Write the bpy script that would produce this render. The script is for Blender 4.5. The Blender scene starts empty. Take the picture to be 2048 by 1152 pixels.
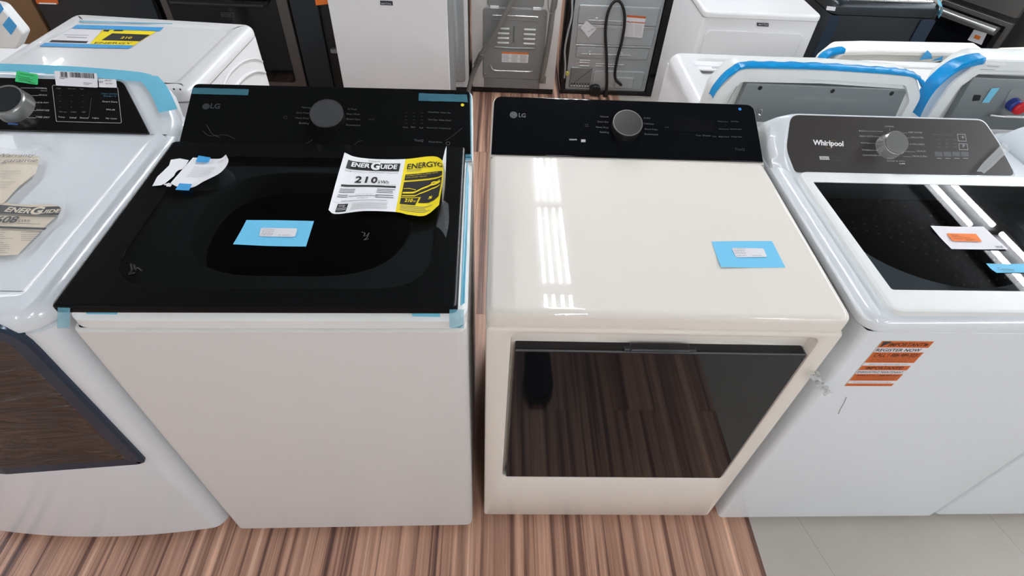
import bpy, math, random
from mathutils import Vector, Matrix
random.seed(7)
S = bpy.context.scene
COL = S.collection
# ------------------------------------------------------------------ camera
F_PX = 1094.5266
CAM = Vector((.0092, -.6548, 1.6998))
def cam_rot(pitch, yaw, roll):
    R0 = Matrix(((1,0,0),(0,0,-1),(0,1,0)))
    return (Matrix.Rotation(yaw,3,'Z') @ Matrix.Rotation(pitch,3,'X') @ R0 @ Matrix.Rotation(roll,3,'Z'))
RC = cam_rot(-.8018, -.054, .059)
cd = bpy.data.cameras.new('camera'); cam = bpy.data.objects.new('camera', cd); COL.objects.link(cam)
cd.sensor_width = 36; cd.lens = 36*F_PX/2048; cd.clip_start = .02; cd.clip_end = 60
cam.matrix_world = Matrix.Translation(CAM) @ RC.to_4x4()
S.camera = cam
# ------------------------------------------------------------------ exposure, world
S.view_settings.view_transform = 'Standard'; S.view_settings.look = 'None'
S.view_settings.gamma = 1; S.view_settings.use_curve_mapping = False
S.view_settings.exposure = 0.98
W = bpy.data.worlds.new('world'); S.world = W; W.use_nodes = True
W.node_tree.nodes['Background'].inputs[0].default_value = (.8,.85,.9,1)
W.node_tree.nodes['Background'].inputs[1].default_value = .05
LAMP = 36.0       # strength of the ceiling tubes

# ------------------------------------------------------------------ materials
MATS = {}
def mat(name, col, rough=.4, metal=0, coat=0, bump=0, bscale=60, spec=.5, var=0, vscale=6, alpha=None, trans=0, aniso=None):
    if name in MATS: return MATS[name]
    m = bpy.data.materials.new(name); m.use_nodes = True
    nt = m.node_tree; b = nt.nodes['Principled BSDF']
    b.inputs['Base Color'].default_value = (*col, 1)
    b.inputs['Roughness'].default_value = rough; b.inputs['Metallic'].default_value = metal
    b.inputs['Coat Weight'].default_value = coat; b.inputs['Coat Roughness'].default_value = .015
    b.inputs['Specular IOR Level'].default_value = spec
    b.inputs['Transmission Weight'].default_value = trans
    if alpha is not None: b.inputs['Alpha'].default_value = alpha
    tc = nt.nodes.new('ShaderNodeTexCoord')
    if var:
        n = nt.nodes.new('ShaderNodeTexNoise'); n.inputs['Scale'].default_value = vscale; n.inputs['Detail'].default_value = 5
        nt.links.new(tc.outputs['Object'], n.inputs['Vector'])
        mx = nt.nodes.new('ShaderNodeMix'); mx.data_type = 'RGBA'
        mx.inputs['A'].default_value = (*[c*(1-var) for c in col],1); mx.inputs['B'].default_value = (*[min(1,c*(1+var)) for c in col],1)
        nt.links.new(n.outputs['Fac'], mx.inputs['Factor']); nt.links.new(mx.outputs['Result'], b.inputs['Base Color'])
    if bump:
        n = nt.nodes.new('ShaderNodeTexNoise'); n.inputs['Scale'].default_value = bscale; n.inputs['Detail'].default_value = 3
        nt.links.new(tc.outputs['Object'], n.inputs['Vector'])
        bp = nt.nodes.new('ShaderNodeBump'); bp.inputs['Strength'].default_value = bump; bp.inputs['Distance'].default_value = .002
        nt.links.new(n.outputs['Fac'], bp.inputs['Height']); nt.links.new(bp.outputs['Normal'], b.inputs['Normal'])
    MATS[name] = m; return m
def sr(r,g,b):  # sRGB 0-255 to linear
    return tuple(((c/255)/12.92 if c/255 <= .04045 else ((c/255+.055)/1.055)**2.4) for c in (r,g,b))
mat('enamel_warm', sr(233,227,217), .5, spec=.15, coat=.9, var=.012, vscale=3, bump=.22, bscale=5)
mat('enamel_white', sr(226,226,226), .3, coat=.3, var=.012, vscale=3)
mat('enamel_cool', sr(222,227,231), .22, coat=.5, var=.012, vscale=3)
mat('enamel_satin', sr(214,211,208), .42, bump=.06, bscale=400)
mat('plastic_white', sr(228,230,228), .35, var=.01)
mat('foam_white', sr(236,234,226), .8, bump=.2, bscale=90)
mat('black_gloss', (.004,.0048,.006), .045, spec=.45)
mat('black_film', (.0055,.006,.0062), .2, spec=.12, bump=.2, bscale=9)
mat('film_teal', sr(96,160,180), .15, alpha=.45, bump=.8, bscale=60)
mat('black_display', (.006,.0065,.007), .12, spec=.4)
mat('black_plastic', (.008,.008,.009), .4)
mat('black_deep', (.003,.003,.003), .6)
mat('console_brown', sr(58,54,53), .38, var=.03)
mat('console_black', sr(22,21,22), .16)
mat('dark_metal', sr(84,82,80), .32, metal=.7, bump=.05, bscale=300)
mat('rim_metal', sr(150,150,148), .3, metal=.9)
mat('chrome', sr(215,215,213), .14, metal=.75)
mat('brushed_steel', sr(196,196,194), .3, metal=.4, bump=.08, bscale=200)
mat('knob_metal', sr(150,150,148), .3, metal=.7)
mat('galvanized', sr(176,182,184), .35, metal=.3, var=.08, vscale=14, bump=.1, bscale=22)
mat('grey_steel', sr(138,143,143), .42, metal=.45, var=.05, vscale=8, bump=.05, bscale=40)
mat('grey_panel', sr(142,146,145), .45, metal=.3, var=.04, vscale=10)
mat('range_steel', sr(98,95,92), .35, metal=.6, var=.05)
mat('graphite', sr(48,54,58), .3, metal=.5, var=.06, vscale=4)
mat('graphite_blue', sr(42,58,76), .22, metal=.3, var=.2, vscale=6)
mat('hose_grey', sr(122,120,114), .55)
mat('rubber_black', (.006,.006,.006), .5)
mat('cardboard', sr(120,92,62), .85, var=.08, vscale=20)
mat('paper_white', sr(238,238,240), .7, var=.01)
mat('paper_cream', sr(222,208,186), .6, var=.02)
mat('paper_yellow', sr(246,222,12), .6)
mat('card_blue', sr(112,198,236), .6, var=.02)
mat('tape_blue', sr(66,160,218), .5, var=.08, vscale=50)
mat('tape_deep', sr(0,142,206), .32, var=.12, vscale=30, bump=.3, bscale=60)
mat('film_blue', sr(120,196,222), .25, var=.06, vscale=30)
mat('sticker_orange', sr(242,124,34), .55)
mat('sticker_rust', sr(206,98,30), .45)
mat('sticker_green', sr(44,196,112), .5)
mat('sticker_white', sr(228,226,230), .5)
mat('ink_black', sr(28,27,28), .6)
mat('ink_grey', sr(120,120,124), .6)
mat('ink_light', sr(176,176,176), .5)
mat('ink_dim', sr(92,94,96), .5)
mat('ink_faint', sr(58,60,62), .5)
mat('ink_teal', sr(50,100,116), .5)
mat('ink_blue', sr(52,90,150), .5)
mat('ink_brown', sr(96,46,16), .6)
mat('ink_white', sr(240,240,240), .6)
mat('ink_gold', sr(150,140,100), .35, metal=.6)
mat('badge_navy', sr(34,38,52), .4)
mat('dot_yellow', sr(236,220,50), .5)
mat('dot_blue', sr(40,130,220), .5)
mat('red_cap', sr(200,30,38), .35)
mat('blue_cap', sr(40,60,140), .35)
mat('yellow_fitting', sr(190,180,90), .5)
mat('shoe_black', (.006,.006,.007), .7)
mat('sole_grey', sr(70,70,74), .6)
mat('drum_steel', sr(96,98,100), .4, metal=.4)
mat('tub_deck', sr(196,206,212), .5)
mat('wall_paint', sr(190,188,182), .8)
mat('ceiling_tile', sr(72,74,76), .9)
mat('lamp_housing', sr(70,70,70), .6)
def glass(name, tint, rough=.03, refl=.06, lo=None):
    m = bpy.data.materials.new(name); m.use_nodes = True; nt = m.node_tree
    for n in list(nt.nodes): nt.nodes.remove(n)
    o = nt.nodes.new('ShaderNodeOutputMaterial'); t = nt.nodes.new('ShaderNodeBsdfTransparent'); t.inputs[0].default_value = (*tint,1)
    g = nt.nodes.new('ShaderNodeBsdfGlossy'); g.inputs['Roughness'].default_value = rough; g.inputs[0].default_value = (1,1,1,1)
    f = nt.nodes.new('ShaderNodeFresnel'); f.inputs[0].default_value = 1.5
    x = nt.nodes.new('ShaderNodeMixShader'); nt.links.new(f.outputs[0], x.inputs[0]); nt.links.new(t.outputs[0], x.inputs[1]); nt.links.new(g.outputs[0], x.inputs[2])
    nt.links.new(x.outputs[0], o.inputs[0]); MATS[name] = m
    return m
glass('glass_grey', (.52,.55,.565), rough=.012)
glass('glass_dark', (.20,.235,.245), rough=.15)
def film(name, col, alpha, rough=.12, bump=.6, bscale=35):
    m = mat(name, col, rough, alpha=alpha, bump=bump, bscale=bscale, spec=.6); return m
film('film_clear', (.75,.78,.8), .10)
film('film_door', (.5,.5,.5), .0, .1, 1., 20)
film('film_blue_clear', sr(110,190,215), .6, .15, .5, 50)
film('plastic_clear', sr(225,228,226), .45, .15, 1., 60)

def wood_mat():
    m = bpy.data.materials.new('wood_floor'); m.use_nodes = True; nt = m.node_tree; N = nt.nodes; L = nt.links
    b = N['Principled BSDF']; b.inputs['Roughness'].default_value = .38
    tc = N.new('ShaderNodeTexCoord')
    # planks
    br = N.new('ShaderNodeTexBrick'); br.offset = .37; br.inputs['Scale'].default_value = 1
    br.inputs['Brick Width'].default_value = 1.22; br.inputs['Row Height'].default_value = .152
    br.inputs['Mortar Size'].default_value = .0006; br.inputs['Mortar Smooth'].default_value = .3
    br.inputs['Color1'].default_value = (0,0,0,1); br.inputs['Color2'].default_value = (1,1,1,1); br.inputs['Mortar'].default_value = (.5,.5,.5,1)
    mp = N.new('ShaderNodeMapping'); mp.inputs['Rotation'].default_value = (0,0,math.pi/2); mp.inputs['Location'].default_value = (-.385,.0,0)
    L.new(tc.outputs['Object'], mp.inputs['Vector']); L.new(mp.outputs[0], br.inputs['Vector'])
    sep = N.new('ShaderNodeSeparateXYZ'); L.new(tc.outputs['Object'], sep.inputs[0])
    def noise(sx, sy, scale, det, off):
        cmb = N.new('ShaderNodeCombineXYZ')
        mx = N.new('ShaderNodeMath'); mx.operation='MULTIPLY'; mx.inputs[1].default_value = sx; L.new(sep.outputs[0], mx.inputs[0])
        my = N.new('ShaderNodeMath'); my.operation='MULTIPLY'; my.inputs[1].default_value = sy; L.new(sep.outputs[1], my.inputs[0])
        mz = N.new('ShaderNodeMath'); mz.operation='MULTIPLY_ADD'; mz.inputs[1].default_value = 3.7; mz.inputs[2].default_value = off; L.new(br.outputs['Color'], mz.inputs[0])
        L.new(mx.outputs[0], cmb.inputs[0]); L.new(my.outputs[0], cmb.inputs[1]); L.new(mz.outputs[0], cmb.inputs[2])
        n = N.new('ShaderNodeTexNoise'); n.inputs['Scale'].default_value = scale; n.inputs['Detail'].default_value = det; n.inputs['Roughness'].default_value=.6
        L.new(cmb.outputs[0], n.inputs['Vector']); return n.outputs['Fac']
    a = noise(1, .010, 42, 3, 0.); c = noise(1, .008, 20, 2, 5.); fine = noise(1, .03, 260, 3, 9.)
    r1 = N.new('ShaderNodeValToRGB'); e = r1.color_ramp.elements
    e[0].position = .30; e[0].color = (*sr(66,46,42),1); e[1].position = .72; e[1].color = (*sr(196,158,132),1)
    for p_, cc in ((.42,(112,80,66)),(.47,(150,113,92)),(.58,(166,128,106))):
        x = e.new(p_); x.color = (*sr(*cc),1)
    for q_ in e: q_.color = (*[c_*k_ for c_,k_ in zip(q_.color[:3],(1.74,1.84,1.96))],1)
    L.new(a, r1.inputs[0])
    r2 = N.new('ShaderNodeValToRGB'); e = r2.color_ramp.elements
    e[0].position = .34; e[0].color = (.50,.46,.47,1); e[1].position = .6; e[1].color = (1,1,1,1)
    L.new(c, r2.inputs[0])
    m1 = N.new('ShaderNodeMix'); m1.data_type='RGBA'; m1.blend_type='MULTIPLY'; m1.inputs['Factor'].default_value = .75
    L.new(r1.outputs[0], m1.inputs['A']); L.new(r2.outputs[0], m1.inputs['B'])
    r3 = N.new('ShaderNodeValToRGB'); e = r3.color_ramp.elements; e[0].position=.35; e[0].color=(.78,.76,.76,1); e[1].position=.6; e[1].color=(1.04,1.02,1,1)
    L.new(fine, r3.inputs[0])
    m2 = N.new('ShaderNodeMix'); m2.data_type='RGBA'; m2.blend_type='MULTIPLY'; m2.inputs['Factor'].default_value = .8
    L.new(m1.outputs['Result'], m2.inputs['A']); L.new(r3.outputs[0], m2.inputs['B'])
    m3 = N.new('ShaderNodeMix'); m3.data_type='RGBA'; m3.inputs['B'].default_value = (*sr(80,60,52),1)
    L.new(br.outputs['Fac'], m3.inputs['Factor']); L.new(m2.outputs['Result'], m3.inputs['A'])
    L.new(m3.outputs['Result'], b.inputs['Base Color'])
    MATS['wood_floor'] = m
wood_mat()
def tile_mat():
    m = bpy.data.materials.new('tile_floor'); m.use_nodes = True; nt = m.node_tree; N = nt.nodes; L = nt.links
    b = N['Principled BSDF']; b.inputs['Roughness'].default_value = .33
    tc = N.new('ShaderNodeTexCoord'); mp = N.new('ShaderNodeMapping'); mp.inputs['Rotation'].default_value = (0,0,-.27); mp.inputs['Location'].default_value = (-.9516,.60,0)
    L.new(tc.outputs['Object'], mp.inputs['Vector'])
    br = N.new('ShaderNodeTexBrick'); br.offset = 0; br.inputs['Scale'].default_value = 1; br.inputs['Brick Width'].default_value=.61; br.inputs['Row Height'].default_value=.61
    br.inputs['Mortar Size'].default_value=.0009; br.inputs['Mortar Smooth'].default_value=.6
    for k, c in (('Color1',(184,177,167)),('Color2',(188,181,171)),('Mortar',(138,132,125))): br.inputs[k].default_value = (*sr(*c),1)
    L.new(mp.outputs[0], br.inputs['Vector'])
    n = N.new('ShaderNodeTexNoise'); n.inputs['Scale'].default_value = 220; n.inputs['Detail'].default_value=4; L.new(tc.outputs['Object'], n.inputs['Vector'])
    n2 = N.new('ShaderNodeTexNoise'); n2.inputs['Scale'].default_value = 5; n2.inputs['Detail'].default_value=4; L.new(tc.outputs['Object'], n2.inputs['Vector'])
    ad = N.new('ShaderNodeMath'); ad.operation='ADD'; L.new(n.outputs['Fac'], ad.inputs[0]); L.new(n2.outputs['Fac'], ad.inputs[1])
    mr = N.new('ShaderNodeMapRange'); mr.inputs[1].default_value=.6; mr.inputs[2].default_value=1.4; mr.inputs[3].default_value=.92; mr.inputs[4].default_value=1.06
    L.new(ad.outputs[0], mr.inputs[0])
    mu = N.new('ShaderNodeMix'); mu.data_type='RGBA'; mu.blend_type='MULTIPLY'; mu.inputs['Factor'].default_value=1
    L.new(br.outputs['Color'], mu.inputs['A']); L.new(mr.outputs[0], mu.inputs['B']); L.new(mu.outputs['Result'], b.inputs['Base Color'])
    MATS['tile_floor'] = m
tile_mat()
def crumple_mat():   # stretch-film over the dark dryer door: a glossy black pane crossed by fine creases
    m = bpy.data.materials.new('door_film'); m.use_nodes = True; nt = m.node_tree; N = nt.nodes; L = nt.links
    b = N['Principled BSDF']; b.inputs['Base Color'].default_value = (.010,.008,.007,1); b.inputs['Roughness'].default_value=.1
    tc = N.new('ShaderNodeTexCoord'); mp = N.new('ShaderNodeMapping'); mp.inputs['Scale'].default_value=(6,6,26); mp.inputs['Rotation'].default_value=(0,.2,0)
    L.new(tc.outputs['Object'], mp.inputs['Vector'])
    n = N.new('ShaderNodeTexNoise'); n.inputs['Scale'].default_value=1.; n.inputs['Detail'].default_value=6; n.inputs['Distortion'].default_value=2.2
    L.new(mp.outputs[0], n.inputs['Vector'])
    bp = N.new('ShaderNodeBump'); bp.inputs['Strength'].default_value=.9; bp.inputs['Distance'].default_value=.012
    L.new(n.outputs['Fac'], bp.inputs['Height']); L.new(bp.outputs[0], b.inputs['Normal'])
    b.inputs['Specular IOR Level'].default_value = .9
    MATS['door_film'] = m
crumple_mat()
def tube_mat():
    m = bpy.data.materials.new('lamp_tube_glow'); m.use_nodes = True; nt = m.node_tree
    b = nt.nodes['Principled BSDF']; b.inputs['Base Color'].default_value=(.9,.9,.9,1)
    b.inputs['Emission Color'].default_value = (.955,.985,1.03,1); b.inputs['Emission Strength'].default_value = LAMP
    MATS['lamp_tube_glow'] = m
tube_mat()

# ------------------------------------------------------------------ mesh helpers
class M:
    """collects geometry in world coordinates and links it as ONE mesh object"""
    def __init__(s): s.v=[]; s.f=[]; s.m=[]; s.names=[]
    def mi(s, name):
        if name not in s.names: s.names.append(name)
        return s.names.index(name)
    def add(s, vs, fs, m):
        k=len(s.v); i=s.mi(m); s.v += [Vector(v) for v in vs]
        for f in fs: s.f.append([k+j for j in f]); s.m.append(i)
        return s
    def loft(s, rings, m, cap0=True, cap1=True, closed=True):
        n=len(rings[0]); vs=[p for r in rings for p in r]; fs=[]
        for a in range(len(rings)-1):
            for b in range(n if closed else n-1):
                c=(b+1)%n; fs.append((a*n+b, a*n+c, (a+1)*n+c, (a+1)*n+b))
        if cap0: fs.append(tuple(range(n-1,-1,-1)))
        if cap1: fs.append(tuple((len(rings)-1)*n+i for i in range(n)))
        return s.add(vs,fs,m)
    def grid(s, fn, nu, nv, m, u0=0,u1=1,v0=0,v1=1):
        vs=[fn(u0+(u1-u0)*i/nu, v0+(v1-v0)*j/nv) for j in range(nv+1) for i in range(nu+1)]
        fs=[(j*(nu+1)+i, j*(nu+1)+i+1, (j+1)*(nu+1)+i+1, (j+1)*(nu+1)+i) for j in range(nv) for i in range(nu)]
        return s.add(vs,fs,m)
    def build(s, name, parent=None, smooth=True, angle=35, label=None, **kw):
        me = bpy.data.meshes.new(name)
        if parent is not None:
            chain = parent
            inv = WM[parent.name].inverted(); o_m = WM[parent.name]
        else:
            xs=[v.x for v in s.v]; ys=[v.y for v in s.v]; zs=[v.z for v in s.v]
            loc = Vector(((min(xs)+max(xs))/2,(min(ys)+max(ys))/2,min(zs))); o_m = Matrix.Translation(loc); inv=o_m.inverted()
        me.from_pydata([inv@v for v in s.v], [], s.f)
        for n in s.names: me.materials.append(MATS[n])
        for p,i in zip(me.polygons, s.m): p.material_index=i
        me.update(); me.validate()
        import bmesh as _b
        bm=_b.new(); bm.from_mesh(me); _b.ops.recalc_face_normals(bm, faces=bm.faces) if kw.get('recalc',True) else None; bm.to_mesh(me); bm.free()
        if smooth:
            me.shade_smooth(); me.set_sharp_from_angle(angle=math.radians(angle))
        o = bpy.data.objects.new(name, me); COL.objects.link(o)
        if parent is not None: o.parent = parent
        else: o.location = o_m.translation
        WM[o.name] = o_m
        if label: o['label']=label
        return o
WM = {}
def ink(m, o):
    """print the collected flat marks onto an existing part (same mesh)"""
    import bmesh as _b
    inv=WM[o.name].inverted(); me=o.data; idx=[]
    for n in m.names:
        nm=[x.name for x in me.materials]
        if MATS[n].name not in nm: me.materials.append(MATS[n])
        idx.append([x.name for x in me.materials].index(MATS[n].name))
    bm=_b.new(); bm.from_mesh(me); vs=[bm.verts.new(inv@v) for v in m.v]
    for f,i in zip(m.f,m.m):
        if len(set(f))<3: continue
        try: q=bm.faces.new([vs[j] for j in f]); q.material_index=idx[i]
        except ValueError: pass
    bm.to_mesh(me); bm.free(); return o
def tag(o, label, cat, group=None, kind=None):
    if label: o['label']=label
    if cat: o['category']=cat
    if group: o['group']=group
    if kind: o['kind']=kind
    return o
class Plane:
    """a physical flat surface: origin, two in-plane axes, normal"""
    def __init__(s, P, ex, ey):
        s.P=Vector(P); s.ex=Vector(ex).normalized(); ey=Vector(ey); s.n=s.ex.cross(ey).normalized(); s.ey=s.n.cross(s.ex)
    def w(s,a,b,h=0): return s.P+s.ex*a+s.ey*b+s.n*h
    def at(s,u,v,h=0):   # local coordinates, on this surface, of what the photograph shows at (u, v)
        d = RC @ Vector(((u-1024)/F_PX, -(v-576)/F_PX, -1)); P=s.P+s.n*h
        t=(P-CAM).dot(s.n)/d.dot(s.n); q=CAM+d*t-s.P
        return (q.dot(s.ex), q.dot(s.ey))
    def many(s, pts, h=0): return [s.at(u,v,h) for u,v in pts]
def flat(z, rot=0): return Plane((0,0,z),(math.cos(rot),math.sin(rot),0),(-math.sin(rot),math.cos(rot),0))
def front(y): return Plane((0,y,0),(1,0,0),(0,0,1))
def area(p): return sum(p[i][0]*p[(i+1)%len(p)][1]-p[(i+1)%len(p)][0]*p[i][1] for i in range(len(p)))/2
def rpoly(pts, r=.01, n=5):
    """polygon with rounded corners, counter-clockwise"""
    rs = [r]*len(pts) if not isinstance(r,(list,tuple)) else list(r)
    if area(pts)<0: pts=pts[::-1]; rs=rs[::-1]
    out=[]; k=len(pts)
    for i in range(k):
        p=Vector(pts[i]); a=(Vector(pts[i-1])-p); b=(Vector(pts[(i+1)%k])-p); la,lb=a.length,b.length; a/=la; b/=lb
        ang=a.angle(b); rr=rs[i]; d=min(rr/max(math.tan(ang/2),1e-4), la*.49, lb*.49)
        if rr<=0: out += [tuple(p)]*(n+1); continue
        p0=p+a*d; p1=p+b*d
        for j in range(n+1):
            t=j/n; q=p0*(1-t)**2+p*2*t*(1-t)*1.0+p1*t*t
            # pull the quadratic towards a circular arc
            out.append(tuple(q))
    return out
def rrect(x0,x1,y0,y1,r,n=5): return rpoly([(x0,y0),(x1,y0),(x1,y1),(x0,y1)], r, n)
def inset(pts, d):
    k=len(pts); out=[]
    for i in range(k):
        # skip coincident neighbours
        j=1
        while (Vector(pts[i])-Vector(pts[i-j])).length<1e-7 and j<k: j+=1
        l=1
        while (Vector(pts[(i+l)%k])-Vector(pts[i])).length<1e-7 and l<k: l+=1
        a=(Vector(pts[i])-Vector(pts[i-j])).normalized(); b=(Vector(pts[(i+l)%k])-Vector(pts[i])).normalized()
        na=Vector((-a.y,a.x)); nb=Vector((-b.y,b.x)); m=(na+nb); q=max(m.length_squared/2,.35)
        out.append(tuple(Vector(pts[i])+m*(d/q)))
    return out
def slab(m, pl, pts, h0, h1, mt, bev=.002, side=None, nb=3, cap=True):
    """solid plate on a plane between heights h0 and h1 with rounded top edge"""
    rings=[[pl.w(a,b,h0) for a,b in pts]]
    for j in range(nb+1):
        t=math.pi/2*j/nb; ii=inset(pts, bev*(1-math.cos(t))); rings.append([pl.w(a,b,h1-bev+bev*math.sin(t)) for a,b in ii])
    rings.append([pl.w(a,b,h1) for a,b in inset(pts,bev+.0015)])
    m.loft(rings, mt, True, cap); return m
def box(m, x0,x1,y0,y1,z0,z1, mt, bev=.003, fr=None):
    fr = fr or flat(0)
    pts=rrect(x0,x1,y0,y1,bev,2); rings=[[fr.w(a,b,z0+bev) for a,b in pts]]
    rings=[[fr.w(a,b,z0) for a,b in inset(pts,bev)]]+rings+[[fr.w(a,b,z1-bev) for a,b in pts],[fr.w(a,b,z1) for a,b in inset(pts,bev)]]
    m.loft(rings, mt); return m
def decal(m, pl, pts, mt, h=.0004):
    if area(pts)<0: pts=pts[::-1]
    m.add([pl.w(a,b,h) for a,b in pts],[tuple(range(len(pts)))],mt); return m
def rect(m, pl, a0,a1,b0,b1, mt, h=.0004): return decal(m,pl,[(a0,b0),(a1,b0),(a1,b1),(a0,b1)],mt,h)
def line(m, pl, p, q, w, mt, h=.0004):
    p=Vector(p);q=Vector(q);d=(q-p).normalized(); n=Vector((-d.y,d.x))*w/2
    return decal(m,pl,[tuple(p-n),tuple(q-n),tuple(q+n),tuple(p+n)],mt,h)
def disc(pl,a,b,r,n=32,sx=1): return [(a+r*sx*math.cos(2*math.pi*i/n), b+r*math.sin(2*math.pi*i/n)) for i in range(n)]
def cyl(m,pl,a,b,r0,r1,h0,h1,mt,bev=.001,n=40):
    rings=[[pl.w(x,y,h0) for x,y in disc(pl,a,b,r0,n)],[pl.w(x,y,h1-bev) for x,y in disc(pl,a,b,r1,n)],[pl.w(x,y,h1) for x,y in disc(pl,a,b,r1-bev,n)]]
    m.loft(rings,mt); return m
def annulus(m,pl,a,b,r0,r1,mt,h=.0004,n=40,sx=1):
    i0=[pl.w(x,y,h) for x,y in disc(pl,a,b,r0,n,sx)]; i1=[pl.w(x,y,h) for x,y in disc(pl,a,b,r1,n,sx)]
    m.loft([i1,i0],mt,False,False); return m
def catmull(pts, n=8):
    P=[Vector(p) for p in pts]; P=[P[0]*2-P[1]]+P+[P[-1]*2-P[-2]]; out=[]
    for i in range(1,len(P)-2):
        for k in range(n):
            t=k/n; a,b,c,d=P[i-1],P[i],P[i+1],P[i+2]
            out.append(.5*((2*b)+(c-a)*t+(2*a-5*b+4*c-d)*t*t+(3*b-a-3*c+d)*t**3))
    out.append(P[-2]); return out
def tube(m, path, r, mt, n=12, rf=None):
    rings=[]; up=Vector((0,0,1)); prev=None
    for i,p in enumerate(path):
        d=(path[min(i+1,len(path)-1)]-path[max(i-1,0)]).normalized()
        if prev is None: a=d.orthogonal().normalized()
        else: a=(prev-d*prev.dot(d)).normalized()
        prev=a; b=d.cross(a); rr=r if rf is None else rf(i/(len(path)-1))*r
        rings.append([p+(a*math.cos(2*math.pi*k/n)+b*math.sin(2*math.pi*k/n))*rr for k in range(n)])
    m.loft(rings,mt); return m
# text -------------------------------------------------------------
_TC={}
def text_geo(s, bold=0, space=1.):
    key=(s,bold,space)
    if key in _TC: return _TC[key]
    cu=bpy.data.curves.new('t','FONT'); cu.body=s; cu.size=1; cu.offset=bold; cu.resolution_u=3; cu.space_character=space
    ob=bpy.data.objects.new('t',cu); COL.objects.link(ob); dg=bpy.context.evaluated_depsgraph_get(); dg.update()
    me=bpy.data.meshes.new_from_object(ob.evaluated_get(dg)); vs=[(v.co.x,v.co.y) for v in me.vertices]; fs=[tuple(p.vertices) for p in me.polygons]
    bpy.data.objects.remove(ob); bpy.data.curves.remove(cu); bpy.data.meshes.remove(me)
    x0=min(v[0] for v in vs);x1=max(v[0] for v in vs);y0=min(v[1] for v in vs);y1=max(v[1] for v in vs)
    _TC[key]=([((a-x0)/(x1-x0),(b-y0)/(y1-y0)) for a,b in vs],fs,(y1-y0)/(x1-x0)); return _TC[key]
_DC={}
def text_dense(t,bold,space):
    key=(t,bold,space)
    if key in _DC: return _DC[key]
    import bmesh as _b
    vs,fs,asp=text_geo(t,bold,space); bm=_b.new(); V=[bm.verts.new((a,b,0)) for a,b in vs]
    for f in fs:
        try: bm.faces.new([V[i] for i in f])
        except ValueError: pass
    for axis,n in ((0,max(6,len(t)*3)),(1,3)):
        for k in range(1,n):
            co=[0,0,0]; no=[0,0,0]; co[axis]=k/n; no[axis]=1
            _b.ops.bisect_plane(bm,geom=bm.verts[:]+bm.edges[:]+bm.faces[:],plane_co=co,plane_no=no)
    bm.verts.ensure_lookup_table()
    for i,v in enumerate(bm.verts): v.index=i
    _DC[key]=([(v.co.x,v.co.y) for v in bm.verts],[tuple(v.index for v in f.verts) for f in bm.faces],asp); bm.free(); return _DC[key]
def text(m, pl, s, p0, p1, mt, bold=.0, hgt=None, h=.0005, space=1.):
    """text on a plane: baseline from p0 to p1 (local coordinates); glyph height follows unless given"""
    vs,fs,asp=text_geo(s,bold,space); p0=Vector(p0);p1=Vector(p1);d=p1-p0;L=d.length; H=hgt or L*asp; nrm=Vector((-d.y,d.x)).normalized()*H
    m.add([pl.w(*(p0+d*a+nrm*b),h) for a,b in vs],fs,mt); return m
def tpx(m, pl, s, u0,v0,u1,v1, mt, bold=0, hgt=None, h=.0005, space=1.):
    return text(m,pl,s,pl.at(u0,v0),pl.at(u1,v1),mt,bold,hgt,h,space)
class Sheet:
    """a curved sheet of paper through a grid of control points"""
    def __init__(s, rows): s.R=[[Vector(p) for p in r] for r in rows]; s.warp=None
    def _c(s,P,t):
        k=len(P)-1; x=min(max(t,0),1)*k; i=min(int(x),k-1); f=x-i
        b,c=P[i],P[i+1]; a=P[i-1] if i>0 else b*2-c; d=P[i+2] if i+2<=k else c*2-b
        return .5*((2*b)+(c-a)*f+(2*a-5*b+4*c-d)*f*f+(3*b-a-3*c+d)*f**3)
    def wu(s,u):
        if not s.warp: return u
        W_=s.warp
        for i in range(len(W_)-1):
            if u<=W_[i+1] or i==len(W_)-2: return (i+(u-W_[i])/(W_[i+1]-W_[i]))/(len(W_)-1)
    def p(s,u,v,h=0):   # u to the right, v downwards
        w=s.wu(u); q=s._c([s._c(r,w) for r in s.R],v)
        if h:
            e=.01; du=s.p(min(u+e,1),v)-s.p(max(u-e,0),v); dv=s.p(u,min(v+e,1))-s.p(u,max(v-e,0)); n=dv.cross(du).normalized()
            if n.z<0: n=-n
            q=q+n*h
        return q
    def paper(s,m,mt,u0=0,u1=1,v0=0,v1=1,nu=24,nv=12,th=.0006):
        m.grid(lambda u,v:s.p(u,v,0),nu,nv,mt,u0,u1,v0,v1)
    def block(s,m,u0,u1,v0,v1,mt,h=.0006,nu=None,nv=None): m.grid(lambda u,v:s.p(u,v,h),nu or max(1,int((u1-u0)*24)+1),nv or max(1,int((v1-v0)*12)+1),mt,u0,u1,v0,v1)
    def text(s,m,t,u0,u1,v0,v1,mt,bold=0,h=.0010,space=1.):
        vs,fs,asp=text_dense(t,bold,space); m.add([s.p(u0+(u1-u0)*a, v1+(v0-v1)*b, h) for a,b in vs],fs,mt)
    def lines(s,m,u0,u1,v0,v1,n,mt,fill=.4,rag=.15,h=.0006):
        for i in range(n):
            a=v0+(v1-v0)*i/n; b=a+(v1-v0)/n*fill; s.block(m,u0,u1-(u1-u0)*rag*random.random(),a,b,mt,h,nv=1)
def zpt(u,v,z):
    a=flat(z).at(u,v); return Vector((a[0],a[1],z))
def root(name, loc, rot=0, **kw):
    o=bpy.data.objects.new(name,None); COL.objects.link(o); o.location=loc; o.rotation_euler=(0,0,rot); o.empty_display_size=.1
    WM[o.name]=Matrix.Translation(Vector(loc))@Matrix.Rotation(rot,4,'Z'); tag(o,**kw); return o
def frame(loc, rot=0):
    return Plane(loc,(math.cos(rot),math.sin(rot),0),(-math.sin(rot),math.cos(rot),0))
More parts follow.
